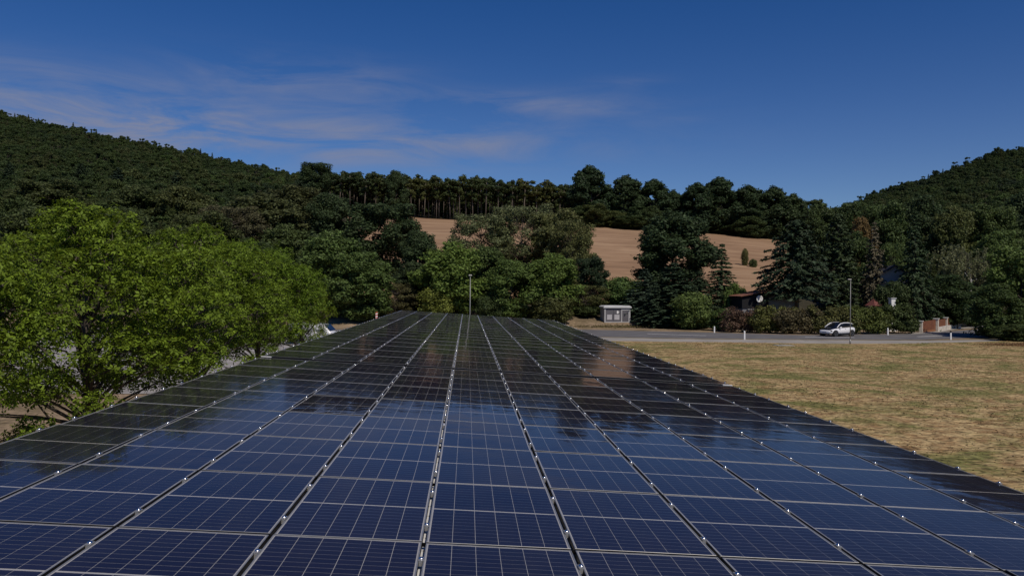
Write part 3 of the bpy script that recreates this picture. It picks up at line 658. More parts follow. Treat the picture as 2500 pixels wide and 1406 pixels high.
for a in (
    (B1, 'oak_tree', 'dense dark tree behind the white van, left of the panels', 815, 560, 190, 110, G_mid),
    (B2, 'ash_tree', 'mid green tree whose crown ends at the panel roof, left of the red-white marker', 880, 612, 170, 106, G_mid),
    (B3, 'oak_tree', 'tall dark broad tree in front of the bare-trunked wood', 935, 497, 190, 132, G_dark),
    (B2, 'oak_tree', 'dark rounded tree left of the gap showing stubble', 1022, 560, 110, 122, G_dark),
    (B1, 'maple_tree', 'light green rounded tree just left of the central lamp post', 1100, 588, 190, 108, G_bri),
    (B4, 'locust_tree', 'airy grey-green tree at the left of the group before the stubble', 1172, 522, 160, 131, G_grey),
    (B4, 'locust_tree', 'tallest airy grey-green tree before the stubble field', 1275, 497, 180, 133, G_grey),
    (B3, 'locust_tree', 'airy olive tree right of the tallest grey-green one', 1362, 515, 150, 129, G_olv),
    (B2, 'maple_tree', 'rounded green tree right of the central lamp post', 1248, 632, 150, 107, (.050, .076, .022)),
    (B1, 'maple_tree', 'brighter rounded green tree, second right of the central lamp post', 1345, 616, 165, 108, (.058, .086, .022)),
    (B4, 'locust_tree', 'thin olive tree at the left rim of the open stubble', 1395, 535, 125, 122, G_olv),
    (B3, 'holly_tree', 'blackish compact tree at the left foot of the stubble', 1443, 628, 84, 114, (.018, .030, .016)),
    (B4, 'willow_shrub', 'olive shrub filling the corner above the end of the panels', 1425, 692, 140, 112, G_olv),
    (BUSH, 'hazel_shrub', 'green shrub rising directly behind the transformer box', 1520, 676, 135, 114, (.05, .08, .026)),
    (BUSH, 'hazel_shrub', 'low dark shrub against the left side of the transformer box', 1432, 745, 76, 110, (.036, .05, .02)),
    (SP2, 'spruce_tree', 'blue-grey spruce, leftmost of the spruces beside the transformer box', 1575, 655, 150, 109, (.030, .046, .034)),
    (SP1, 'spruce_tree', 'broad dark spruce in the middle of the clump by the road', 1645, 640, 200, 105, G_spr),
    (OAK, 'oak_tree', 'tall gappy dark oak rising in front of the stubble', 1645, 515, 225, 120, (.024, .038, .018)),
    (SP2, 'spruce_tree', 'dark spruce between the oak and the pointed spruce', 1708, 660, 140, 106, (.024, .038, .022)),
    (SP1, 'spruce_tree', 'dark spruce rising just right of the transformer box', 1600, 690, 120, 104, (.024, .038, .024)),
    (SP1, 'spruce_tree', 'slender pointed spruce standing against the stubble field', 1762, 592, 118, 107, (.030, .046, .024)),
    (BUSH, 'field_maple', 'yellow-green shrub at the foot of the pointed spruce', 1690, 712, 110, 100, (.06, .084, .026)),
    (BUSH, 'field_maple', 'leafy green shrub between the pointed spruce and the dark shed', 1795, 690, 70, 104, (.058, .086, .024)),
    (BUSH, 'hazel_shrub', 'low green shrub behind the first white roadside post', 1765, 752, 80, 97.5, (.045, .068, .022)),
    (FIR, 'fir_tree', 'huge spreading dark fir over the shed with the dish', 1945, 533, 225, 98.5, (.017, .028, .016)),
    (THU, 'cypress_tree', 'dark upright evergreen right of the huge fir', 2045, 520, 130, 106, (.022, .034, .016)),
    (SP2, 'dying_spruce', 'half-dead brown-grey spruce above the parked car', 2134, 540, 100, 106, (.066, .058, .042)),
    (B2, 'maple_tree', 'orange-tinged tree top behind the half-dead spruce', 2102, 528, 75, 140, (.082, .056, .024)),
    (B1, 'oak_tree', 'green tree in front of the orange-tinged top', 2092, 562, 110, 126, (.034, .05, .018)),
    (B2, 'oak_tree', 'dark tree closing the gap left of the light green rounded tree', 1012, 640, 120, 113, (.026, .038, .018)),
    (B1, 'ash_tree', 'mid green tree directly behind the central lamp post', 1185, 600, 140, 116, (.042, .062, .02)),
    (B4, 'elder_shrub', 'brownish thin shrub left of the central lamp, above the panels', 965, 690, 110, 108, (.06, .058, .028)),
    (BUSH, 'elder_shrub', 'yellow-green bush just above the panel edge left of the central lamp', 1068, 695, 100, 105.5, (.082, .096, .022)),
    (BUSH, 'elder_shrub', 'low dark bush above the panel edge right of the central lamp', 1200, 712, 90, 105.5, (.03, .044, .017)),
    (BUSH, 'elder_shrub', 'olive bush above the panel edge below the big rounded tree', 1345, 715, 120, 105.5, (.05, .056, .022)),
    (BUSH, 'elder_shrub', 'dark bush at the panel edge below the marker sign', 900, 735, 90, 106, (.04, .052, .02)),
    (B2, 'oak_tree', 'dark tree low behind the airy grey-green tree', 1150, 640, 110, 124, (.026, .04, .018)),
    (BUSH, 'garden_shrub', 'dark leafy shrub under the pale house wall', 2178, 686, 100, 101, (.03, .044, .018)),
    (SP2, 'spruce_tree', 'tall dark spruce behind the brown gate', 2234, 512, 128, 101.5, (.020, .034, .016)),
    (B2, 'yew_tree', 'dark bushy tree over the right end of the brown fence', 2310, 668, 140, 107, (.022, .036, .014)),
    (B4, 'garden_tree', 'loose green tree left of the dark spruce by the gate', 2186, 590, 95, 118, (.045, .066, .022)),
    (B3, 'maple_tree', 'green tree in front of the road bend, nearest the right edge', 2492, 600, 170, 86, (.052, .078, .022)),
    (B2, 'maple_tree', 'low-branched green tree on the verge where the road disappears', 2432, 690, 130, 84, (.034, .052, .018)),
    (BUSH, 'verge_shrub', 'low dark shrub at the foot of the verge trees', 2480, 790, 110, 79, (.036, .05, .018)),
    (B2, 'oak_tree', 'green tree behind the small weeping birch at right', 2440, 560, 140, 135, G_mid),
    (B1, 'oak_tree', 'rounded green tree left of the road bend, above the wall fragments', 2385, 700, 90, 112, (.038, .056, .02)),
    (B1, 'elm_tree', 'brown-green tree above the bright row, next to bare branches', 640, 470, 220, 150, (.046, .054, .024)),
    (B4, 'dead_elm', 'thin brownish tree with bare branches left of the trunked wood', 560, 500, 170, 140, (.058, .056, .032)),
    (B3, 'oak_tree', 'dark tall round-topped tree on the skyline where the ridge meets the wood', 772, 398, 95, 262, G_dark),
    (B2, 'oak_tree', 'round-topped tree poking above the row of bare trunks', 965, 415, 62, 272, G_dark),
    (BUSH, 'lone_shrub', 'small upright shrub alone on the stubble field', 1818, 606, 19, 165, (.07, .07, .028)),
    (BUSH, 'lone_shrub', 'tiny round bush beside the upright shrub on the stubble', 1838, 632, 22, 163, (.05, .062, .025)),
):
    p, nm, lab, px, yt, wp, Y, c = a
    tree_px(p, nm, lab, px, yt, wp, Y, c, 'shrub' if 'shrub' in nm else 'tree')
# weeping birch
def weeping(seed):
    g = np.random.default_rng(seed); H, R = 11., 4.4; P = []
    b = MB(); b.tube([(0, 0, -.3), (.1, 0, 4.2), (.2, 0, 6.2)], [.2, .17, .13], 7)
    for k in range(16):
        a = g.random() * 6.28; l = 1.2 + 2.2 * g.random(); z = 6 + 4.3 * g.random()
        e = np.array([math.cos(a) * l, math.sin(a) * l, z]); b.tube([(.2, 0, 4.6 + 1.6 * g.random()), e * .55 + np.array([.1, 0, z * .42]), e], [.05, .035, .015], 5, 1 if k > 2 else 0, cap=False)
        for q in range(16):
            s = e + g.normal(0, .75, 3); n = 46; t = g.random(n); dl = 1.2 + 2.6 * g.random()
            o = np.array([math.cos(a), math.sin(a), 0]) * .6
            P.append(s + o * t[:, None] ** .6 + np.stack([g.normal(0, .07, n), g.normal(0, .07, n), -dl * t], -1))
    P = np.concatenate(P); Nn = unit(g.normal(size=P.shape) + np.array([0, -.3, .2])); V = leaf_quads(P, Nn, .10 + .08 * g.random(len(P)), g, .5)
    V[:, 2] = np.clip(V[:, 2], .3, H)
    return quads_mesh('crown', V, M_leaf), b.mesh('trunk', [M_birch, M_bark], True), H, R
tree_px(weeping(41), 'weeping_birch', 'weeping birch with white trunk and drooping grey-green twigs', 2368, 592, 175, 116, (.085, .092, .052), rz=.4)

# trees along the top edge of the field
for i, (px, yt, wp, Y, pr, c, lab) in enumerate((
    (1442, 404, 112, 266, CLUMPY, (.020, .034, .017), 'tallest dark tree on the skyline, upper left of the stubble'),
    (1522, 428, 108, 268, CLUMPY, (.024, .038, .018), 'dark skyline tree right of the tallest one above the field'),
    (1598, 437, 100, 268, CLUMPY, (.022, .036, .017), 'dark skyline tree left of the orange one'),
    (1640, 463, 58, 270, CLUMPY, (.022, .036, .017), 'narrow dark tree directly left of the orange tree'),
    (1660, 482, 44, 274, B2, (.13, .075, .022), 'orange autumn-tinted tree between two dark skyline trees'),
    (1702, 445, 96, 266, CLUMPY, (.020, .034, .017), 'dark rounded tree just right of the orange tree'),
    (1760, 432, 110, 266, CLUMPY, (.022, .036, .017), 'highest dark tree right of the orange tree'),
    (1825, 452, 112, 264, CLUMPY, (.024, .038, .018), 'dark open-crowned tree above the right half of the field'),
    (1885, 455, 100, 264, CLUMPY, (.026, .040, .018), 'dark tree above the upper right corner of the field'),
    (1935, 472, 84, 262, CLUMPY, (.028, .042, .018), 'last dark skyline tree before the sky dips at right'))):
    tree_px(pr, 'skyline_tree', lab, px, yt, wp, Y, c, group='trees on the skyline above the field')
G = 'undergrowth along the top of the field'
er = random.Random(17)
for i in range(22):
    px = 1395 + 27 * i + er.uniform(-9, 9)
    tree_px((B1, B2, CLUMPY, B3)[er.randrange(4)], 'edge_shrub', 'low dark shrub in the row at the foot of the skyline trees', px, er.uniform(492, 530) + (px - 1400) * .03, er.uniform(44, 86), er.uniform(256, 268), ((.026, .04, .017), (.042, .052, .019), (.032, .046, .018), (.024, .036, .016))[er.randrange(4)], 'shrub', G)
# wood with bare trunks above the field, front trees one by one
pr = random.Random(3)
for i in range(84):
    px = 795 + 7.5 * i + pr.uniform(-4, 4); row = i % 4; Y = 274 + row * 4.5 + pr.uniform(-1.5, 1.5)
    yt = np.interp(px, [795, 900, 1000, 1100, 1250, 1420], [418, 424, 428, 432, 442, 452]) + pr.uniform(-9, 10)
    tree_px(PN[i % 4], 'pine_tree', 'slender bare-trunked tree in the wood edge above the stubble', px, yt, 30 + pr.uniform(0, 16), Y,
            ((.030, .042, .017), (.046, .052, .018), (.024, .036, .016), (.038, .048, .018))[pr.randrange(4)], group='bare-trunked trees of the wood edge')
# front rank of the wooded slope at left
SLOPE = (( 'dark conifer on the slope above the bright trees, far left', 20, 395, 80, 205, SP2, G_spr), ('dark conifer in the left wood, second from the edge', 195, 398, 85, 215, SP2, G_spr),
    ('blue-green conifer in the left wood, right of the two darkest', 285, 408, 90, 220, SP2, (.024, .04, .03)), ('pale conifer group on the left slope, near the ridge dip', 430, 415, 70, 225, SP1, (.03, .046, .03)),
    ('broad olive tree on the slope above the first bright tree', 110, 440, 160, 165, B3, (.04, .05, .02)), ('broad dull green tree over the middle of the bright row', 330, 450, 170, 160, B1, (.038, .05, .02)),
    ('dull green tree on the slope left of the brown one', 450, 455, 150, 158, B2, (.046, .054, .021)), ('brownish tree halfway between left edge and trunked wood', 720, 455, 140, 168, B3, (.044, .050, .022)),
    ('dark tree on the slope just left of the trunked wood', 805, 470, 130, 150, B2, G_dark), ('green tree low on the slope, above the farthest bright tree', 700, 545, 150, 128, B1, (.04, .055, .02)),
    ('dull green tree low on the slope behind the second bright tree', 500, 520, 160, 128, B3, (.042, .052, .021)), ('dull green tree behind the first and second bright trees', 300, 505, 170, 126, B1, (.036, .048, .02)),
    ('dull green tree low behind the leftmost bright tree', 90, 500, 170, 124, B2, (.038, .05, .02)), ('dark green tree low behind the gap before the white van', 770, 610, 130, 112, B2, (.032, .048, .018)),
    ('dark green tree hidden to its top by the bright row', 640, 590, 150, 114, B1, (.034, .05, .019)))
for (lab, px, yt, wp, Y, pro, c) in SLOPE: tree_px(pro, 'slope_tree', lab, px, yt, wp, Y, c, group='front trees of the wooded slope')
# garden trees right
for (lab, px, yt, wp, Y, pro, c) in (
    ('dull green tree filling the dip right of the skyline trees', 2005, 495, 110, 190, B1, (.036, .052, .02)), ('dark tree behind the orange top on the right slope', 2075, 490, 110, 160, B2, (.03, .046, .018)),
    ('green tree above the half-dead spruce', 2160, 495, 120, 150, B3, (.036, .055, .02)), ('dark round tree above the tall gate spruce', 2250, 475, 120, 165, B2, G_dark),
    ('olive tree on the right slope left of the birch top', 2325, 500, 130, 150, B1, (.05, .06, .022)), ('green tree on the right slope above the birch', 2420, 500, 130, 150, B3, (.04, .058, .02)),
    ('dark tree at the right edge halfway up the slope', 2495, 470, 130, 160, B2, G_dark)):
    tree_px(pro, 'slope_tree', lab, px, yt, wp, Y, c, group='trees at the foot of the right slope')

# the woods themselves: countless trees on the hillsides
def far_proto(fn, name, mats):
    cm, tm, H, R = fn; V = []; F = []
    # one mesh out of crown and trunk
    nv = len(cm.vertices); a = np.empty(nv * 3, np.float32); cm.vertices.foreach_get('co', a); q = np.arange(nv).reshape(-1, 4)
    tv = np.empty(len(tm.vertices) * 3, np.float32); tm.vertices.foreach_get('co', tv)
    tf = [list(p.vertices) for p in tm.polygons]
    vv = np.concatenate([a.reshape(-1, 3), tv.reshape(-1, 3)]); fl = [list(x) for x in q.tolist()] + [[i + nv for i in p] for p in tf]
    me = fast_mesh(name, vv, fl, mats, mi=[0] * len(q) + [1] * len(tf)); return bpy.data.objects.new(name, me)
FP = [far_proto(broadleaf(51, 14, 5.0, .1, 26, 20, .27, 'round', (.2, .34), twigs=0), 'wood_tree', [M_wood_l, M_bark]),
      far_proto(broadleaf(52, 15, 4.4, .1, 24, 20, .27, 'vase', (.2, .34), twigs=0), 'wood_tree', [M_wood_l, M_bark]),
      far_proto(broadleaf(53, 13, 5.4, .1, 30, 20, .27, 'round', (.17, .30), twigs=0), 'wood_tree', [M_wood_l, M_bark]),
      far_proto(conifer(54, 16, 3.0, 26, 8, .36, .3, .08, .9), 'wood_tree', [M_wood_l, M_bark])]
def forest(name, label, pts, g, sc=(.36, .22), big=1.25):
    P = np.array(pts); n = len(P); me = bpy.data.meshes.new(name); me.vertices.add(n); me.vertices.foreach_set('co', P.astype(np.float32).ravel())
    for nm, ty, v in (('tscale', 'FLOAT', ((sc[0] + sc[1] * g.random(n)) * np.where(g.random(n) < .22, big, 1.0)).astype(np.float32)), ('trot', 'FLOAT', (g.random(n) * 6.28).astype(np.float32)), ('tidx', 'INT', np.where(g.random(n) < .09, 3, g.integers(0, 3, n)).astype(np.int32))):
        me.attributes.new(nm, ty, 'POINT').data.foreach_set('value', v)
    me.update(); o = mobj(name, me); tag(o, label, 'forest', kind='stuff')
    ng = bpy.data.node_groups.new(name, 'GeometryNodeTree'); ng.interface.new_socket('Geometry', in_out='INPUT', socket_type='NodeSocketGeometry'); ng.interface.new_socket('Geometry', in_out='OUTPUT', socket_type='NodeSocketGeometry')
    n_ = ng.nodes; l = ng.links; gi = n_.new('NodeGroupInput'); go = n_.new('NodeGroupOutput'); ip = n_.new('GeometryNodeInstanceOnPoints'); jn = n_.new('GeometryNodeJoinGeometry')
    for f in reversed(FP):
        oi = n_.new('GeometryNodeObjectInfo'); oi.inputs['Object'].default_value = f; oi.inputs['As Instance'].default_value = True; l.new(oi.outputs['Geometry'], jn.inputs[0])
    def attr(nm, ty): a = n_.new('GeometryNodeInputNamedAttribute'); a.data_type = ty; a.inputs['Name'].default_value = nm; return a.outputs['Attribute']
    cx = n_.new('ShaderNodeCombineXYZ'); l.new(attr('trot', 'FLOAT'), cx.inputs[2])
    l.new(gi.outputs[0], ip.inputs['Points']); l.new(jn.outputs[0], ip.inputs['Instance']); ip.inputs['Pick Instance'].default_value = True
    l.new(attr('tidx', 'INT'), ip.inputs['Instance Index']); l.new(cx.outputs[0], ip.inputs['Rotation']); l.new(attr('tscale', 'FLOAT'), ip.inputs['Scale'])
    l.new(ip.outputs[0], go.inputs[0]); md = o.modifiers.new('trees', 'NODES'); md.node_group = ng; return o
def scatter(g, a0, a1, y0f, y1, step):
    out = []; Y = 110.
    while Y < y1:
        st = step * (1 + (Y - 110) / 900); X = a0 * Y
        while X < a1 * Y:
            x, y = X + g.normal(0, st * .33), Y + g.normal(0, st * .33); a = x / y
            if y > y0f(a): out.append((x, y, float(terr(x, y)) - .3))
            X += st
        Y += st * .9
    return out
g = np.random.default_rng(99)
forest('forest', 'mixed dark wood covering the whole left hillside up to the ridge', scatter(g, -.92, -.105, lambda a: 132 if a < -.26 else (160 if a < -.2 else 285), 545, 3.9), g)
forest('forest', 'wood crowding behind the bare trunks and skyline trees', scatter(g, -.105, .44, lambda a: 292 if a < .13 else 284, 420, 5.2), g, (.72, .3), 1.0)
forest('forest', 'dark mixed wood covering the right hill up to the skyline', scatter(g, .44, .98, lambda a: 175 if a < .5 else 140, 560, 3.9), g)

# ------------------------------------------------------------------ hedge of garden shrubs by the road
def hedge_mesh(seed, L, D, H, per, size):
    g = np.random.default_rng(seed); cl = []
    n = int(L * 2.6)
    for k in range(n): cl.append((L * (k + .5) / n - L / 2 + g.normal(0, .2), g.normal(0, D * .16), H * (.30 + .45 * g.random()), D * .36 + .2 * g.random()))
    for k in range(int(L * 1.6)): cl.append((L * (g.random() - .5), g.normal(0, D * .2), H - .45 + g.normal(0, .16), .36 + .22 * g.random()))
    for k in range(int(L * 1.6)): cl.append((L * (g.random() - .5), -D * .25 + g.normal(0, D * .1), .5 + .3 * g.random(), .5))
    V = clump_leaves(g, cl, per, size, shell=.5); V[:, 2] = np.maximum(V[:, 2], .03)
    b = MB()
    for k in range(int(L * 1.4)):
        x = L * (k + .5) / int(L * 1.4) - L / 2; b.tube([(x, 0, -.1), (x + g.normal(0, .15), 0, H * .4), (x + g.normal(0, .3), g.normal(0, .2), H * .8)], [.05, .035, .012], 5)
    return quads_mesh('foliage', V, M_leaf), b.mesh('stems', [M_bark])
for i, (xa, xb, yb, yt, c, lab) in enumerate((
    (1800, 1880, 812.5, 757, (.085, .055, .038), 'reddish-brown hedge section at the left end of the garden hedge'),
    (1868, 1945, 815, 748, (.075, .080, .022), 'yellow-green hedge section below the shed with the dish'),
    (1925, 2010, 816.5, 757, (.070, .060, .030), 'brown-green hedge section behind the bonnet of the car'),
    (2000, 2095, 817, 750, (.070, .072, .024), 'olive hedge section behind the car roof'),
    (2085, 2170, 817, 752, (.064, .080, .020), 'bright olive hedge section right of the parked car'),
    (2155, 2248, 815.5, 745, (.040, .056, .018), 'dark green rounded hedge end beside the brown gate'))):
    A, B = ground(xa, yb), ground(xb, yb); m = (A + B) / 2; D = 2.4; L = np.linalg.norm(B - A) + .6
    ang = math.atan2(B[1] - A[1], B[0] - A[0]); pos = m + np.array([-math.sin(ang), math.cos(ang), 0]) * (D * .55 + .35)
    Ht = at((xa + xb) / 2, yt, pos[1])[2]; fm, sm = hedge_mesh(60 + i, L, D, Ht, 42, .13)
    r = empty('hedge', (pos[0], pos[1], 0), ang); tag(r, lab, 'hedge', 'hedge sections along the far side of the road'); o = mobj('foliage', fm, r); o.color = (*[v * 1.6 for v in c], 1); mobj('stems', sm, r)
# rough grass and weeds under the verge trees at right
def weeds(name, label, cx, cy, rx, ry, n, hgt, color, seed, ls=1.0):
    g = np.random.default_rng(seed); c = ground(cx, cy); P = np.stack([c[0] + g.normal(0, rx, n), c[1] + g.normal(0, ry, n), np.abs(g.normal(0, hgt, n)) + .05], -1)
    V = leaf_quads(P, unit(g.normal(size=(n, 3)) + np.array([0, -.2, .5])), .10 * ls + .14 * ls * g.random(n), g, .4); V[:, 2] = np.maximum(V[:, 2], .02)
    o = mobj(name, quads_mesh(name, V, M_leaf)); o.color = (*color, 1); return tag(o, label, 'weeds', kind='stuff')
weeds('weeds', 'rank green weeds under the verge trees at the right', 2478, 822, 1.7, 1.3, 3600, .32, (.05, .065, .02), 1)
weeds('weeds', 'dry reddish grass fringe between lawn and verge trees', 2505, 845, 1.9, .7, 5200, .10, (.24, .15, .07), 2, .4)
weeds('weeds', 'green and brown weeds on the bank before the transformer box', 1520, 799, 3.4, 1.0, 5200, .12, (.16, .135, .06), 3, .5)

# ------------------------------------------------------------------ transformer box
M_con = mat('grey_render', (.36, .36, .37), (.44, .44, .45), 1.5, .85, bump=.15)
M_con2 = mat('roof_concrete', (.44, .45, .46), (.52, .53, .54), 1.5, .85, bump=.15)
M_dk = mat('dark_grey_sheet', (.10, .095, .11), (.13, .125, .14), 2, .5)
M_vent = mat('pale_grey_louvre', (.42, .41, .43), (.48, .47, .49), 2, .5)
bl, br = at(1473.5, 792.5, 106.4), at(1538, 792.5, 106.4)
Lb = np.linalg.norm(br - bl); hb = at(1505, 747.5, 106.4)[2] - bl[2]
tb = empty('transformer_station', ((bl + br) / 2 + np.array([0, 1.25, 0])), math.atan2(br[1] - bl[1], br[0] - bl[0]) + .06)
tag(tb, 'small grey transformer station with dark doors beside the road', 'station')
hw = Lb / 2; D = 1.25
z1 = hb - .30
# walls with door openings in front
wl = MB(); u = Lb / 62.0
def fx(p): return -hw + (p - 1473.5) * u / 1.04
wl.box(-hw, hw, -D, D, 0, .40); wl.box(-hw, hw, -D + .12, D, .402, z1); wl.box(-hw, fx(1477), -D, -D + .118, .402, z1); wl.box(fx(1515), fx(1518), -D, -D + .118, .402, z1); wl.box(fx(1533), hw, -D, -D + .118, .402, z1)
wl.box(fx(1518) + .002, fx(1533) - .002, -D, -D + .118, z1 - .30, z1); wl.obj('wall', M_con, tb, bevel=.012)
rf = MB(); rf.box(-hw - .14, hw + .14, -D - .16, D + .16, z1 + .03, hb - .08); rf.add([(-hw - .14, -D - .16, hb - .079), (hw + .14, -D - .16, hb - .079), (hw + .14, D + .16, hb - .079), (-hw - .14, D + .16, hb - .079), (-hw + .1, -D + .1, hb + .07), (hw - .1, -D + .1, hb + .07), (hw - .1, D - .1, hb + .07), (-hw + .1, D - .1, hb + .07)],
     [(0, 1, 5, 4), (1, 2, 6, 5), (2, 3, 7, 6), (3, 0, 4, 7), (4, 5, 6, 7)]); rf.obj('roof', M_con2, tb, bevel=.02)
sl = MB(); sl.box(-hw - .02, hw + .02, -D - .02, D + .02, z1 + .002, z1 + .028); sl.obj('roof_joint', M_black, tb)
dp = MB(); dp.box(fx(1477) + .01, fx(1515) - .01, -D + .05, -D + .115, .41, z1 - .02); dpo = dp.obj('double_door', M_dk, tb)
md = MB(); mx_ = (fx(1477) + fx(1515)) / 2; md.box(mx_ - .012, mx_ + .012, -D + .04, -D + .049, .42, z1 - .04); md.obj('door_gap', M_black, dpo)
for pa, pb in ((1480.5, 1492.5), (1498.5, 1511)):
    v = MB(); v.box(fx(pa), fx(pb), -D + .036, -D + .048, .68, 1.36); vo = v.obj('louvre', M_vent, dpo)
dd = MB(); dd.box(fx(1518) + .05, fx(1533) - .05, -D + .03, -D + .10, .42, z1 - .34); d2 = dd.obj('door', M_dk, tb)
hd = MB(); hd.box(fx(1529), fx(1530.5), -D + .005, -D + .028, z1 - .78, z1 - .60); hd.obj('handle', M_black, d2)
sg = MB(); q0 = fx(1504.5); q1 = fx(1510.5); sg.add([(q0, -D + .030, 1.50), (q0 + .22, -D + .030, 1.50), (q0 + .22, -D + .030, 1.60), (q1, -D + .030, 1.70), (q0 + .22, -D + .030, 1.78), (q0 + .22, -D + .030, 1.88), (q0, -D + .030, 1.88)], [(0, 1, 2, 3, 4, 5, 6)])
sg.obj('warning_plate', M_white, dpo)
pd = MB(); pd.box(-hw - .9, hw + 1.1, -D - .35, D + .6, -.06, .06); pdo = pd.obj('plinth', M_walk, tb); 
# gravel heap
def heap():
    g = np.random.default_rng(5); V = []; F = []; n, k = 18, 6
    for r in range(k):
        for i in range(n):
            a = 6.283 * i / n; q = (r / (k - 1)); rr = q * (1 + .15 * math.sin(3 * a) + .07 * g.normal()); V.append((1.7 * rr * math.cos(a), 1.0 * rr * math.sin(a), .50 * (1 - q ** 1.6) + .03 * g.normal() * (r < k - 1) - .04 * (r == k - 1)))
    for r in range(k - 1):
        for i in range(n): a = r * n + i; b = r * n + (i + 1) % n; F.append((a, b, b + n, a + n))
    return fast_mesh('rubble_heap', V, np.array(F), [mat('rubble', (.22, .22, .20), (.40, .39, .35), 3, .95, bump=.8)])
p = at(1562, 793, 107.2); tag(mobj('rubble_heap', heap(), None, (p[0], p[1], float(terr(p[0], p[1])) - .05)), 'low pale rubble heap right of the transformer station', 'heap')
p = ground(1913, 846); dm = MB(); dm.box(-.8, .8, -.55, .55, .0, .14); dm.box(-.32, .32, -.3, .3, .142, .17); tag(dm.obj('drain_cover', M_walk, None, loc=(p[0], p[1], .0), rot=(0, 0, .05), bevel=.02), 'small pale concrete drain cover in the lawn edge', 'drain')

# ------------------------------------------------------------------ houses
M_tim = mat('black_timber', (.008, .008, .010), (.014, .014, .016), 6, .8)
M_tile = mat('roof_tiles', (.17, .07, .045), (.25, .11, .07), 5, .85, bump=.4)
M_rend = mat('pale_render', (.26, .26, .27), (.33, .33, .34), 2, .9)
def gable_house(name, label, px, Y, wid, dep, eave, ridge, rz, wallm, gablem, roofm, zb=None, split=None, cat='house'):
    b = base(px, Y); r = empty(name, (b[0], b[1], b[2] if zb is None else zb), rz); tag(r, label, cat); h = wid / 2
    lo = MB(); lo.box(-h, h, 0, dep, -.3, split or eave); lo.obj('wall', wallm, r)
    s = split or eave; g_ = MB(); g_.add([(-h, 0, s + .002), (h, 0, s + .002), (h, 0, eave), (0, 0, ridge), (-h, 0, eave), (-h, dep, s + .002), (h, dep, s + .002), (h, dep, eave), (0, dep, ridge), (-h, dep, eave)],
        [(0, 1, 2, 3, 4), (9, 8, 7, 6, 5), (0, 4, 9, 5), (1, 6, 7, 2)]); g_.obj('gable', gablem, r)
    sl_ = (ridge - eave) / h
    for sgn in (-1, 1):
        o = .45; m = MB(); xe = sgn * (h + o); ze = eave - sl_ * o
        V = [(0, -.5, ridge + .02), (xe, -.5, ze + .02), (xe, dep + .5, ze + .02), (0, dep + .5, ridge + .02)]; V += [(x, y, z + .16) for x, y, z in V]
        m.add(V, [(0, 3, 2, 1), (4, 5, 6, 7), (0, 1, 5, 4), (1, 2, 6, 5), (2, 3, 7, 6), (3, 0, 4, 7)]); m.obj('roof', roofm, r)
    return r, h
# shed: dark timber gable turned to the left, grey wall to its right
c = at(1877, 711, 98.5); e = at(1812, 723, 98.5); zr, ze = c[2], e[2]
hz = empty('timber_house', (c[0], 98.5, 0), 0.0); tag(hz, 'black timber-clad house end with pale side wall behind the hedge', 'house')
wd = c[0] - e[0]
b_ = MB(); low = at(1850, 753, 98.5)[2]
b_.add([(-wd, 0, low), (-.02, 0, low), (-.02, 0, zr - .25), (-wd, 0, ze - .1), (-wd, 5, low), (-.02, 5, low), (-.02, 5, zr - .25), (-wd, 5, ze - .1)], [(0, 1, 2, 3), (7, 6, 5, 4), (0, 3, 7, 4), (1, 5, 6, 2), (0, 4, 5, 1)]); b_.obj('timber_gable', M_tim, hz)
b_ = MB(); b_.box(-wd + .1, 4.0, .1, 5, -.2, low - .01); b_.box(0, 4.0, .12, 5, low - .008, zr - .5); b_.obj('wall', mat('shaded_grey_wall', (.18, .18, .185), (.23, .23, .235), 2, .9), hz)  # wall grey lowered to paint in the shade it stands in
b_ = MB(); sl2 = (zr - ze) / wd; V = [(-wd - .3, -.35, ze - sl2 * .3), (.05, -.35, zr), (.05, 5.3, zr), (-wd - .3, 5.3, ze - sl2 * .3)]; V += [(x, y, z + .07) for x, y, z in V]
b_.add(V, [(0, 3, 2, 1), (4, 5, 6, 7), (0, 1, 5, 4), (1, 2, 6, 5), (2, 3, 7, 6), (3, 0, 4, 7)]); V = [(.06, -.35, zr), (4.3, -.35, zr - .6), (4.3, 5.3, zr - .6), (.06, 5.3, zr)]; V += [(x, y, z + .07) for x, y, z in V]
b_.add(V, [(0, 3, 2, 1), (4, 5, 6, 7), (0, 1, 5, 4), (1, 2, 6, 5), (2, 3, 7, 6), (3, 0, 4, 7)]); b_.obj('roof', M_tile, hz)
b_ = MB(); b_.box(-wd * .8, -.3, -.12, -.02, low - .16, low - .04); b_.obj('ledge', M_pole, hz)
# satellite dish on its gable
def dish():
    m = MB(); n = 24; rings = []
    for k in range(6): q = k / 5; rings.append([(.44 * q * math.cos(6.2832 * i / n) + 0, -.10 * q * q, .44 * q * math.sin(6.2832 * i / n)) for i in range(n)])
    m.loft(rings, cap=False); return m
dc = at(1853.7, 729.3, 98.02); dr = empty('satellite_dish', (dc[0], dc[1], dc[2])); tag(dr, 'round white satellite dish on the black timber wall', 'dish')
dr.rotation_euler = (rad(6), 0, rad(8)); do = dish().obj('reflector', M_white, dr, smooth=True); sm_ = do.modifiers.new('thick', 'SOLIDIFY'); sm_.thickness = .02
b_ = MB(); b_.tube([(0, .02, -.40), (0, -.30, -.42), (0, -.42, -.22)], .018, 6); b_.obj('feed_arm', M_pole, dr); b_ = MB(); b_.tube([(0, -.46, -.24), (0, -.36, -.16)], .05, 8); b_.obj('receiver', M_black, dr)
b_ = MB(); b_.tube([(0, .03, 0), (0, .30, -.02)], .03, 6); b_.tube([(0, .30, .2), (0, .30, -.75)], .03, 6); b_.box(-.1, .1, .27, .45, -.8, -.7); b_.obj('bracket', M_pole, dr)
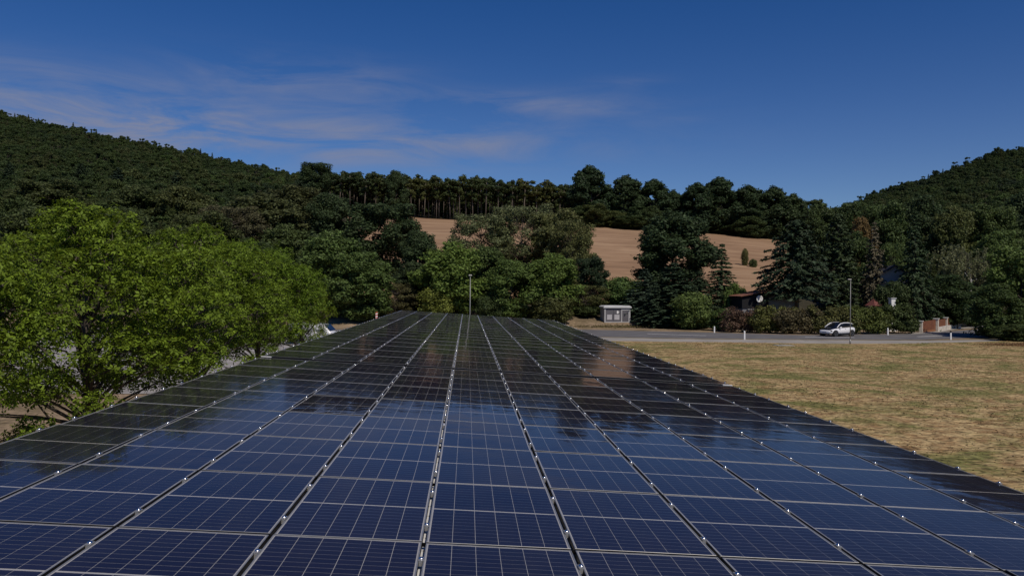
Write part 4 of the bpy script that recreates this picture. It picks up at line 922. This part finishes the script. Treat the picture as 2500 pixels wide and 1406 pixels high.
# pale house half hidden by trees
hh, h_ = gable_house('pale_house', 'pale house with dark eaves glimpsed between the spruces above the hedge', 2184, 104.5, 3.6, 7, at(2184, 672, 104.5)[2], at(2184, 650, 104.5)[2], -.30, M_rend, M_rend, mat('dark_tiles', (.03, .028, .028), (.05, .045, .045), 4, .8), zb=0.0)
for x in (.7, -.8):
    wn = MB(); wn.box(x - .5, x + .5, -.05, -.01, 1.0, 2.2); wo = wn.obj('window', M_white, hh); pn = MB(); pn.box(x - .42, x + .42, -.065, -.055, 1.08, 2.12); pn.obj('pane', M_black, wo)
# garden shelter with hipped red roof and a white barbecue chimney
b = base(2136, 101); z0 = at(2136, 746, 101)[2]; z1_ = at(2136, 729, 101)[2]
gs = empty('garden_shelter', (b[0], 101, 0), .4); tag(gs, 'small garden shelter with hipped dull red roof above the hedge', 'shelter')
r_ = MB(); r_.add([(-.95, -.8, z0), (.95, -.8, z0), (.95, .8, z0), (-.95, .8, z0), (-.25, 0, z1_), (.25, 0, z1_)], [(0, 1, 5, 4), (1, 2, 5), (2, 3, 4, 5), (3, 0, 4), (3, 2, 1, 0)]); r_.obj('roof', mat('red_tiles', (.13, .045, .04), (.19, .065, .055), 5, .8, bump=.4), gs)
for sx in (-.8, .8):
    for sy in (-.65, .65): b_ = MB(); b_.box(sx - .06, sx + .06, sy - .06, sy + .06, -.1, z0 - .002); b_.obj('post', M_bark, gs)
b = base(2178, 99); zt = at(2178, 727, 99)[2]
ch = empty('chimney', (b[0], 99, 0), .15); tag(ch, 'white masonry garden chimney with flat cap above the hedge', 'chimney')
b_ = MB(); b_.box(-.30, .30, -.30, .30, -.1, zt - .12); b_.box(-.6, .6, -.4, .6, -.1, 1.2); b_.obj('shaft', M_white, ch, bevel=.02); b_ = MB(); b_.box(-.38, .38, -.38, .38, zt - .118, zt); b_.obj('cap', M_con2, ch)
# white building at the end of the side lane
b = base(2362, 122); zt = at(2362, 748, 122)[2]
wb_ = empty('white_house', (b[0], 122, float(b[2]) - .5), .1); tag(wb_, 'white wall with red shutters glimpsed through leaves above the lane', 'house')
b_ = MB(); b_.box(-2.2, 2.6, 0, 5, 0, 3.0); b_.obj('wall', M_white, wb_); b_ = MB(); b_.box(-2.6, 3.0, -.4, 5.4, 3.002, 3.15); b_.obj('roof', M_tile, wb_)
for x in (-.9, .8): b_ = MB(); b_.box(x, x + .5, -.05, -.01, 1.1, 2.3); b_.obj('shutter', mat('red_shutter', (.30, .06, .05), (.36, .08, .06), 3, .6), wb_)

# ------------------------------------------------------------------ gate and fence
M_stone = mat('cream_stone', (.48, .43, .36), (.66, .61, .54), 3.0, .9, bump=.6)
M_cap = mat('coping', (.58, .57, .54), (.68, .67, .64), 3, .85)
M_brown = mat('brown_board', (.15, .055, .028), (.22, .085, .04), 2.5, .6)
PIL = [(2250, 812.5, 783, .30), (2288, 809.5, 777, .42), (2310.5, 805.2, 774.5, .34), (2331.5, 801.5, 771, .38)]
pos = []
for i, (px, yb, yt, wd_) in enumerate(PIL):
    g_ = ground(px, yb); h = at(px, yt, g_[1])[2]; pos.append((g_, h))
PL_ = (('cream stone gate pillar at the left of the brown gate', 'gate_pillar'), ('wide cream stone pillar between gate and brown fence', 'gate_pillar'), ('cream stone pillar between the two brown fence panels', 'gate_pillar'), ('cream stone pillar ending the brown fence at right', 'gate_pillar'))
for (g_, h), (lab, nm), (px, yb, yt, wd_) in zip(pos, PL_, PIL):
    r = empty(nm, (g_[0], g_[1] + wd_ / 2, 0), math.atan2(pos[3][0][1] - pos[1][0][1], pos[3][0][0] - pos[1][0][0])); tag(r, lab, 'pillar', 'gate and fence pillars'); a = wd_ * .62
    b_ = MB(); k = 6
    for j in range(k): z0_, z1__ = (h - .1) * j / k + (.006 if j else -.05), (h - .1) * (j + 1) / k - .006; b_.box(-a, a, -a, a, z0_, z1__)
    b_.box(-a + .012, a - .012, -a + .012, a - .012, 0, h - .1); b_.obj('shaft', M_stone, r, bevel=.01); b_ = MB(); b_.box(-a - .07, a + .07, -a - .07, a + .07, h - .098, h); b_.obj('cap', M_cap, r, bevel=.01)
def boards(root, A, B, z0a, z0b, z1a, z1b, n, m, name='slat'):
    A, B = np.array(A[:2]), np.array(B[:2]); d = B - A; L = np.linalg.norm(d); d /= L; nr = np.array([d[1], -d[0]]) * .02
    for k in range(n):
        f0, f1 = (k + .04) / n, (k + .96) / n; V = []
        for s in (-1, 1):
            for (P, za, zb) in ((A, z0a, z1a), (B, z0b, z1b)):
                for f in (f0, f1): q = P + nr * s * (1 + .25 * (k % 2)); V.append((q[0], q[1], za + (zb - za) * f))
        m_ = MB(); m_.add([np.array(v) - np.array(root.location) for v in V], [(0, 2, 3, 1), (4, 5, 7, 6), (0, 1, 5, 4), (2, 6, 7, 3), (1, 3, 7, 5), (0, 4, 6, 2)]); m_.obj(name, m, root)
def seg(i, j, pad=.33): a, b = pos[i][0].copy(), pos[j][0].copy(); d = (b - a) / np.linalg.norm(b - a); return a + d * pad * .9 + np.array([0, .15, 0]), b - d * pad + np.array([0, .15, 0])
A, B = seg(0, 1); gt = empty('driveway_gate', (A + B) / 2); tag(gt, 'wide brown boarded driveway gate beside the hedge end', 'gate'); boards(gt, A, B, .30, .30, pos[0][1] - .12, pos[1][1] - .16, 11, M_brown, 'board')
boards(gt, A, B, .06, .06, .28, .28, 1, mat('light_brown_board', (.26, .11, .045), (.32, .14, .06), 2.5, .6), 'bottom_rail')
for (i, j, lab) in ((1, 2, 'brown slatted fence panel next to the gate, on a low stone wall'), (2, 3, 'right-hand brown slatted fence panel on the low stone wall')):
    A, B = seg(i, j, .28); fp = empty('fence_panel', (A + B) / 2); tag(fp, lab, 'fence', 'brown fence panels'); boards(fp, A, B, .56, .56, pos[i][1] - .2, pos[j][1] - .2, 9, M_brown)
    d = unit(B - A); nr = np.array([d[1], -d[0], 0]) * .16; O_ = np.array(fp.location)
    for row in range(3):
        nst = 6
        for k in range(nst):
            f0 = (k + (.5 if row % 2 else 0) * .0) / nst + .006; f1 = (k + 1) / nst - .006; z0_, z1__ = .17 * row + .004 - (.04 if row == 0 else 0), .17 * (row + 1) - .004; p0, p1 = A + (B - A) * f0, A + (B - A) * f1
            V = [p0 - nr, p1 - nr, p1 + nr, p0 + nr]; V = [(v[0] - O_[0], v[1] - O_[1], z0_) for v in V] + [(v[0] - O_[0], v[1] - O_[1], z1__) for v in V]
            m_ = MB(); m_.add(V, [(0, 1, 2, 3), (7, 6, 5, 4), (0, 4, 5, 1), (1, 5, 6, 2), (2, 6, 7, 3), (3, 7, 4, 0)]); m_.obj('stone', M_stone, fp)
    m_ = MB(); V = [A - nr * 1.15, B - nr * 1.15, B + nr * 1.15, A + nr * 1.15]; V = [(v[0] - O_[0], v[1] - O_[1], .512) for v in V] + [(v[0] - O_[0], v[1] - O_[1], .552) for v in V]; m_.add(V, [(0, 1, 2, 3), (7, 6, 5, 4), (0, 4, 5, 1), (1, 5, 6, 2), (2, 6, 7, 3), (3, 7, 4, 0)]); m_.obj('coping', M_cap, fp)
p = ground(2341, 802.5); lb = empty('letterbox_pillar', p); tag(lb, 'short grey stone letterbox pillar right of the fence', 'pillar'); hh_ = at(2341, 780, p[1])[2]
b_ = MB(); b_.box(-.2, .2, -.2, .2, -.05, hh_); b_.obj('shaft', M_con2, lb, bevel=.015)
for k in range(3): b_ = MB(); b_.box(-.14, .14, -.225, -.205, hh_ - .28 - .3 * k, hh_ - .10 - .3 * k); b_.obj('letterbox', M_dk, lb)

# ------------------------------------------------------------------ lamps, posts, marker
def lamp(label, base_p, h, armdir):
    r = empty('street_lamp', base_p); tag(r, label, 'lamp', 'slim street lamps')
    b_ = MB(); b_.tube([(0, 0, -.1), (0, 0, h * .5), (0, 0, h)], [.05, .038, .027], 10); b_.obj('pole', M_pole, r, smooth=True)
    b_ = MB(); b_.tube([(0, 0, 0), (0, 0, .5)], [.075, .07], 10); b_.obj('pole_base', M_pole, r, smooth=True)
    b_ = MB(); x0, x1 = armdir; b_.add([(x0, -.09, h - .02), (x1, -.09, h - .02), (x1, .09, h - .02), (x0, .09, h - .02), (x0 * .8, -.06, h + .06), (x1 * .8, -.06, h + .06), (x1 * .8, .06, h + .06), (x0 * .8, .06, h + .06)], [(3, 2, 1, 0), (4, 5, 6, 7), (0, 1, 5, 4), (1, 2, 6, 5), (2, 3, 7, 6), (3, 0, 4, 7)]); b_.obj('lamp_head', M_pole, r, bevel=.01); return r
p = at(1147.5, 760, 58.5); p[2] = 0; lamp('slim grey street lamp with T-shaped head rising behind the middle of the panels', p, at(1147.5, 672.5, 58.5)[2], (-.13, .13))
p = ground(2075.5, 841); lamp('slim grey street lamp on the lawn edge in front of the car', p, at(2077.5, 682.5, p[1])[2], (-.30, .06))
def post(label, px, yb, yt, cap):
    p = ground(px, yb); r = empty('delineator_post', p); tag(r, label, 'post', 'white roadside posts'); h = at(px, yt, p[1])[2]
    ring = lambda s, z, sl=0: [(s * x, s * y, z + sl * y) for x, y in ((-.075, -.05), (0, -.075), (.075, -.05), (.06, .06), (-.06, .06))]
    b_ = MB(); b_.loft([ring(1, -.1), ring(.92, h * (.82 if cap else 1.0), .3 if not cap else 0)]); b_.obj('shaft', M_white, r)
    if cap: b_ = MB(); b_.loft([ring(.96, h * .822), ring(.92, h, .3)]); b_.obj('black_cap', M_black, r)
post('short white roadside post beside the low shrub, far side of the road', 1744, 812, 797, False)
post('white roadside post on the near verge left of the car', 1817.5, 829.5, 808, False)
post('white roadside post standing before the hedge right of the car', 2167.5, 818, 801, False)
post('white roadside post with black cap in front of the driveway', 2321, 830, 808, True)
p = at(919.5, 780, 100.5); p[2] = 0; mk = empty('marker_sign', p); tag(mk, 'small red and white marker plate at the wood edge left of the panels', 'sign'); zt = at(919.5, 762, 100.5)[2]
b_ = MB(); b_.tube([(0, 0, -.1), (0, 0, zt)], .03, 6); b_.obj('post', M_pole, mk)
M_red = mat('red_paint', (.42, .05, .03), (.5, .07, .04), 3, .5)
for k in range(5): b_ = MB(); z = zt - .16 * (k + 1); b_.add([(-.13, -.045, z), (.13, -.045, z + .06), (.13, -.045, z + .215), (-.13, -.045, z + .155), (-.13, -.035, z), (.13, -.035, z + .06), (.13, -.035, z + .215), (-.13, -.035, z + .155)], [(0, 1, 2, 3), (7, 6, 5, 4), (0, 4, 5, 1), (1, 5, 6, 2), (2, 6, 7, 3), (3, 7, 4, 0)]); b_.obj('stripe', M_white if k % 2 else M_red, mk)

# ------------------------------------------------------------------ vehicles
M_car = mat('white_car_paint', (.78, .78, .79), (.80, .80, .81), 1, .3, coat=1.0)
M_gls = mat('car_glass', (.006, .007, .010), (.009, .010, .014), 1, .06, spec=.6)
M_gbk = mat('gloss_black', (.006, .006, .007), (.009, .009, .010), 1, .18, spec=.5, coat=.6)
M_rim = mat('alloy_rim', (.20, .20, .21), (.28, .28, .29), 3, .35, metal=.8)
def ringf(x, wd, zb, zt, n=20, e=4.0, taper=0.0):
    out = []
    for k in range(n):
        a = 2 * math.pi * k / n; c, s = math.cos(a), math.sin(a); y = wd * math.copysign(abs(c) ** (2 / e), c); q = .5 + .5 * math.copysign(abs(s) ** (2 / e), s); z = zb + (zt - zb) * q; out.append((x, y * (1 - taper * max(0, q)), z))
    return out
def wheel(root, x, y, r, wt, side):
    m = MB(); n = 28; rg = []
    for (rr, yy) in ((r * .72, -wt / 2), (r * .95, -wt / 2), (r, -wt / 2 + .02), (r, wt / 2 - .02), (r * .95, wt / 2), (r * .72, wt / 2)): rg.append([(rr * math.cos(6.2832 * k / n), yy, rr * math.sin(6.2832 * k / n)) for k in range(n)])
    m.loft(rg, cap=True); w_ = m.obj('wheel', M_rub, root, loc=(x, y, r), smooth=False)
    d = MB(); yy = side * (wt / 2 + .004)
    for k in range(5):
        a = 6.2832 * k / 5; ca, sa = math.cos(a), math.sin(a)
        for off in (-.16, .16):
            c2, s2 = math.cos(a + off), math.sin(a + off); pw = .028
            V = [(r * .12 * ca - pw * sa, yy, r * .12 * sa + pw * ca), (r * .12 * ca + pw * sa, yy, r * .12 * sa - pw * ca), (r * .74 * c2 + pw * s2, yy, r * .74 * s2 - pw * c2), (r * .74 * c2 - pw * s2, yy, r * .74 * s2 + pw * c2)]
            d.add(V + [(a_, yy + side * .02, c_) for a_, b__, c_ in V], [(0, 1, 2, 3), (7, 6, 5, 4), (0, 4, 5, 1), (1, 5, 6, 2), (2, 6, 7, 3), (3, 7, 4, 0)])
    n = 24; d.loft([[(rr * math.cos(6.2832 * k / n), yy + side * o_, rr * math.sin(6.2832 * k / n)) for k in range(n)] for rr, o_ in ((r * .70, .0), (r * .70, .018), (r * .77, .018), (r * .77, 0))], cap=False)
    d.obj('rim', M_rim, w_)
def small_car(root):
    b_ = MB(); st = [(-1.99, .60, .50, .92), (-1.93, .76, .38, 1.02), (-1.78, .84, .28, 1.07), (-1.3, .885, .25, 1.07), (-.5, .89, .24, 1.02), (.3, .89, .24, .98), (.9, .885, .24, .97), (1.35, .87, .25, .93), (1.68, .82, .28, .85), (1.88, .74, .32, .76), (1.98, .60, .38, .68)]
    b_.loft([ringf(*s) for s in st]); b_.obj('body', M_car, root, smooth=True)
    c_ = MB(); gs_ = [(-1.90, .60, .98, 1.10), (-1.72, .68, .97, 1.36), (-1.42, .74, .96, 1.50), (-.9, .79, .95, 1.565), (-.2, .80, .94, 1.575), (.25, .79, .93, 1.52), (.62, .79, .92, 1.34), (.98, .79, .90, 1.12), (1.12, .78, .88, 1.03)]
    c_.loft([ringf(*s, 20, 3.2, .20) for s in gs_]); c_.obj('cabin_glass', M_gls, root, smooth=True)
    h_ = MB(); hs_ = [(1.02, .74, .86, 1.04), (1.25, .72, .80, .995), (1.5, .70, .75, .935), (1.75, .66, .70, .86), (1.9, .58, .66, .78)]; h_.loft([ringf(*s, 16, 4) for s in hs_]); h_.obj('bonnet', M_gbk, root, smooth=True)
    t_ = MB(); ts_ = [(-1.88, .50, 1.10, 1.16), (-1.6, .58, 1.40, 1.46), (-1.2, .60, 1.50, 1.562), (-.6, .62, 1.55, 1.592), (0, .61, 1.54, 1.588), (.22, .58, 1.50, 1.548)]; t_.loft([ringf(*s, 14, 4) for s in ts_]); t_.obj('roof', M_gbk, root, smooth=True)
    for s in (-1, 1):
        a_ = MB(); a_.tube([(1.0, s * .79, 1.0), (.66, s * .735, 1.27), (.30, s * .68, 1.47), (-.2, s * .655, 1.545), (-.9, s * .645, 1.545), (-1.45, s * .64, 1.47), (-1.78, s * .62, 1.36)], [.05, .05, .055, .06, .06, .055, .03], 8); a_.obj('roof_rail', M_car, root, smooth=True)
        k_ = MB(); k_.box(-.95, .95, s * .80 if s > 0 else -.905, .905 if s > 0 else -.80, .17, .30); k_.obj('sill', M_black, root, bevel=.02)
        l_ = MB(); l_.box(1.70, 1.90, min(s * .55, s * .80), max(s * .55, s * .80), .60, .72); l_.obj('headlight', M_gbk, root, bevel=.02)
        m_ = MB(); m_.loft([ringf(.72, .05, .98, 1.10, 10, 2.5), ringf(.60, .10, .97, 1.13, 10, 2.5), ringf(.52, .08, .98, 1.11, 10, 2.5)]); mo = m_.obj('mirror', M_car, root, smooth=True); mo.location = (0, s * .97, 0)
        d_ = MB(); d_.box(-.32, -.12, s * .885 if s > 0 else -.90, .90 if s > 0 else -.885, .845, .87); d_.obj('door_handle', M_vent, root)
        for x in (1.285, -1.285):
            ar = MB(); n = 22; yy = (.70, .897); ar.loft([[(x + .40 * math.cos(6.2832 * k / n), s * y_, .36 + .40 * math.sin(6.2832 * k / n)) for k in range(n)] for y_ in yy]); ar.obj('wheel_arch', M_black, root)
            wheel(root, x, s * .83, .35, .17, s)
    f_ = MB(); f_.box(1.80, 1.955, -.55, .55, .22, .36); f_.obj('front_skirt', M_black, root, bevel=.03)
    n_ = MB(); n_.box(1.985, 2.0, -.26, .26, .47, .58); n_.obj('number_plate', M_vent, root)
    r_ = MB(); r_.box(-1.99, -1.90, -.6, .6, .26, .42); r_.obj('rear_skirt', M_black, root, bevel=.03)
th = rad(28); p = ground(2053, 821.5); u_ = np.array([-math.cos(th), -math.sin(th), 0]); lft = np.array([-u_[1], u_[0], 0])
p = p - lft * .5 * 0 + np.array([0, .9, 0]); car = empty('parked_car', (p[0], p[1], .016), math.atan2(u_[1], u_[0])); car.scale = (1.10, 1.0, .96); tag(car, 'compact white car with black bonnet and roof on the road', 'car'); small_car(car)
# white van half hidden by the bright row
def van(root):
    b_ = MB(); st = [(-2.3, .84, .40, 1.80), (-2.22, .90, .30, 1.86), (-1.0, .92, .28, 1.90), (.4, .92, .28, 1.88), (.85, .91, .28, 1.74), (1.35, .90, .28, 1.22), (1.5, .89, .28, 1.10), (2.1, .86, .30, .96), (2.28, .76, .36, .82)]
    b_.loft([ringf(*s, 24, 5.0) for s in st]); b_.obj('body', M_car, root, smooth=True)
    w_ = MB(); w_.add([(.90, -.74, 1.70), (.90, .74, 1.70), (1.39, .80, 1.20), (1.39, -.80, 1.20)], [(0, 1, 2, 3)]); wo = w_.obj('windscreen', M_gls, root, loc=(.03, 0, .02))
    r_ = MB(); r_.add([(-2.325, -.70, 1.20), (-2.325, .70, 1.20), (-2.32, .66, 1.68), (-2.32, -.66, 1.68)], [(3, 2, 1, 0)]); r_.obj('rear_window', M_gls, root)
    for s in (-1, 1):
        for (xa, xb, ta, tb_) in ((-2.0, -1.1, 0, 0), (-1.0, -.12, 0, 0), (-.02, .98, 0, .42)):
            v = MB(); v.add([(xa, s * .925, 1.16), (xb, s * .925, 1.16), (xb - tb_, s * .875, 1.66), (xa, s * .875, 1.66)], [(0, 1, 2, 3)]); v.obj('side_window', M_gls, root)
        for x in (1.42, -1.42):
            ar = MB(); n = 20; ar.loft([[(x + .39 * math.cos(6.2832 * k / n), s * y_, .34 + .39 * math.sin(6.2832 * k / n)) for k in range(n)] for y_ in (.70, .926)]); ar.obj('wheel_arch', M_black, root); wheel(root, x, s * .85, .33, .19, s)
        l_ = MB(); l_.box(2.0, 2.2, min(s * .5, s * .8), max(s * .5, s * .8), .70, .86); l_.obj('headlight', M_vent, root, bevel=.02)
    k_ = MB(); k_.box(2.18, 2.34, -.7, .7, .32, .56); k_.obj('bumper', M_black, root, bevel=.03)
p = at(772, 800, 70.0); vn = empty('parked_van', (p[0] + .1, 70.0, .006), rad(-8)); tag(vn, 'white van with dark windows parked behind the bright green trees', 'van'); van(vn)
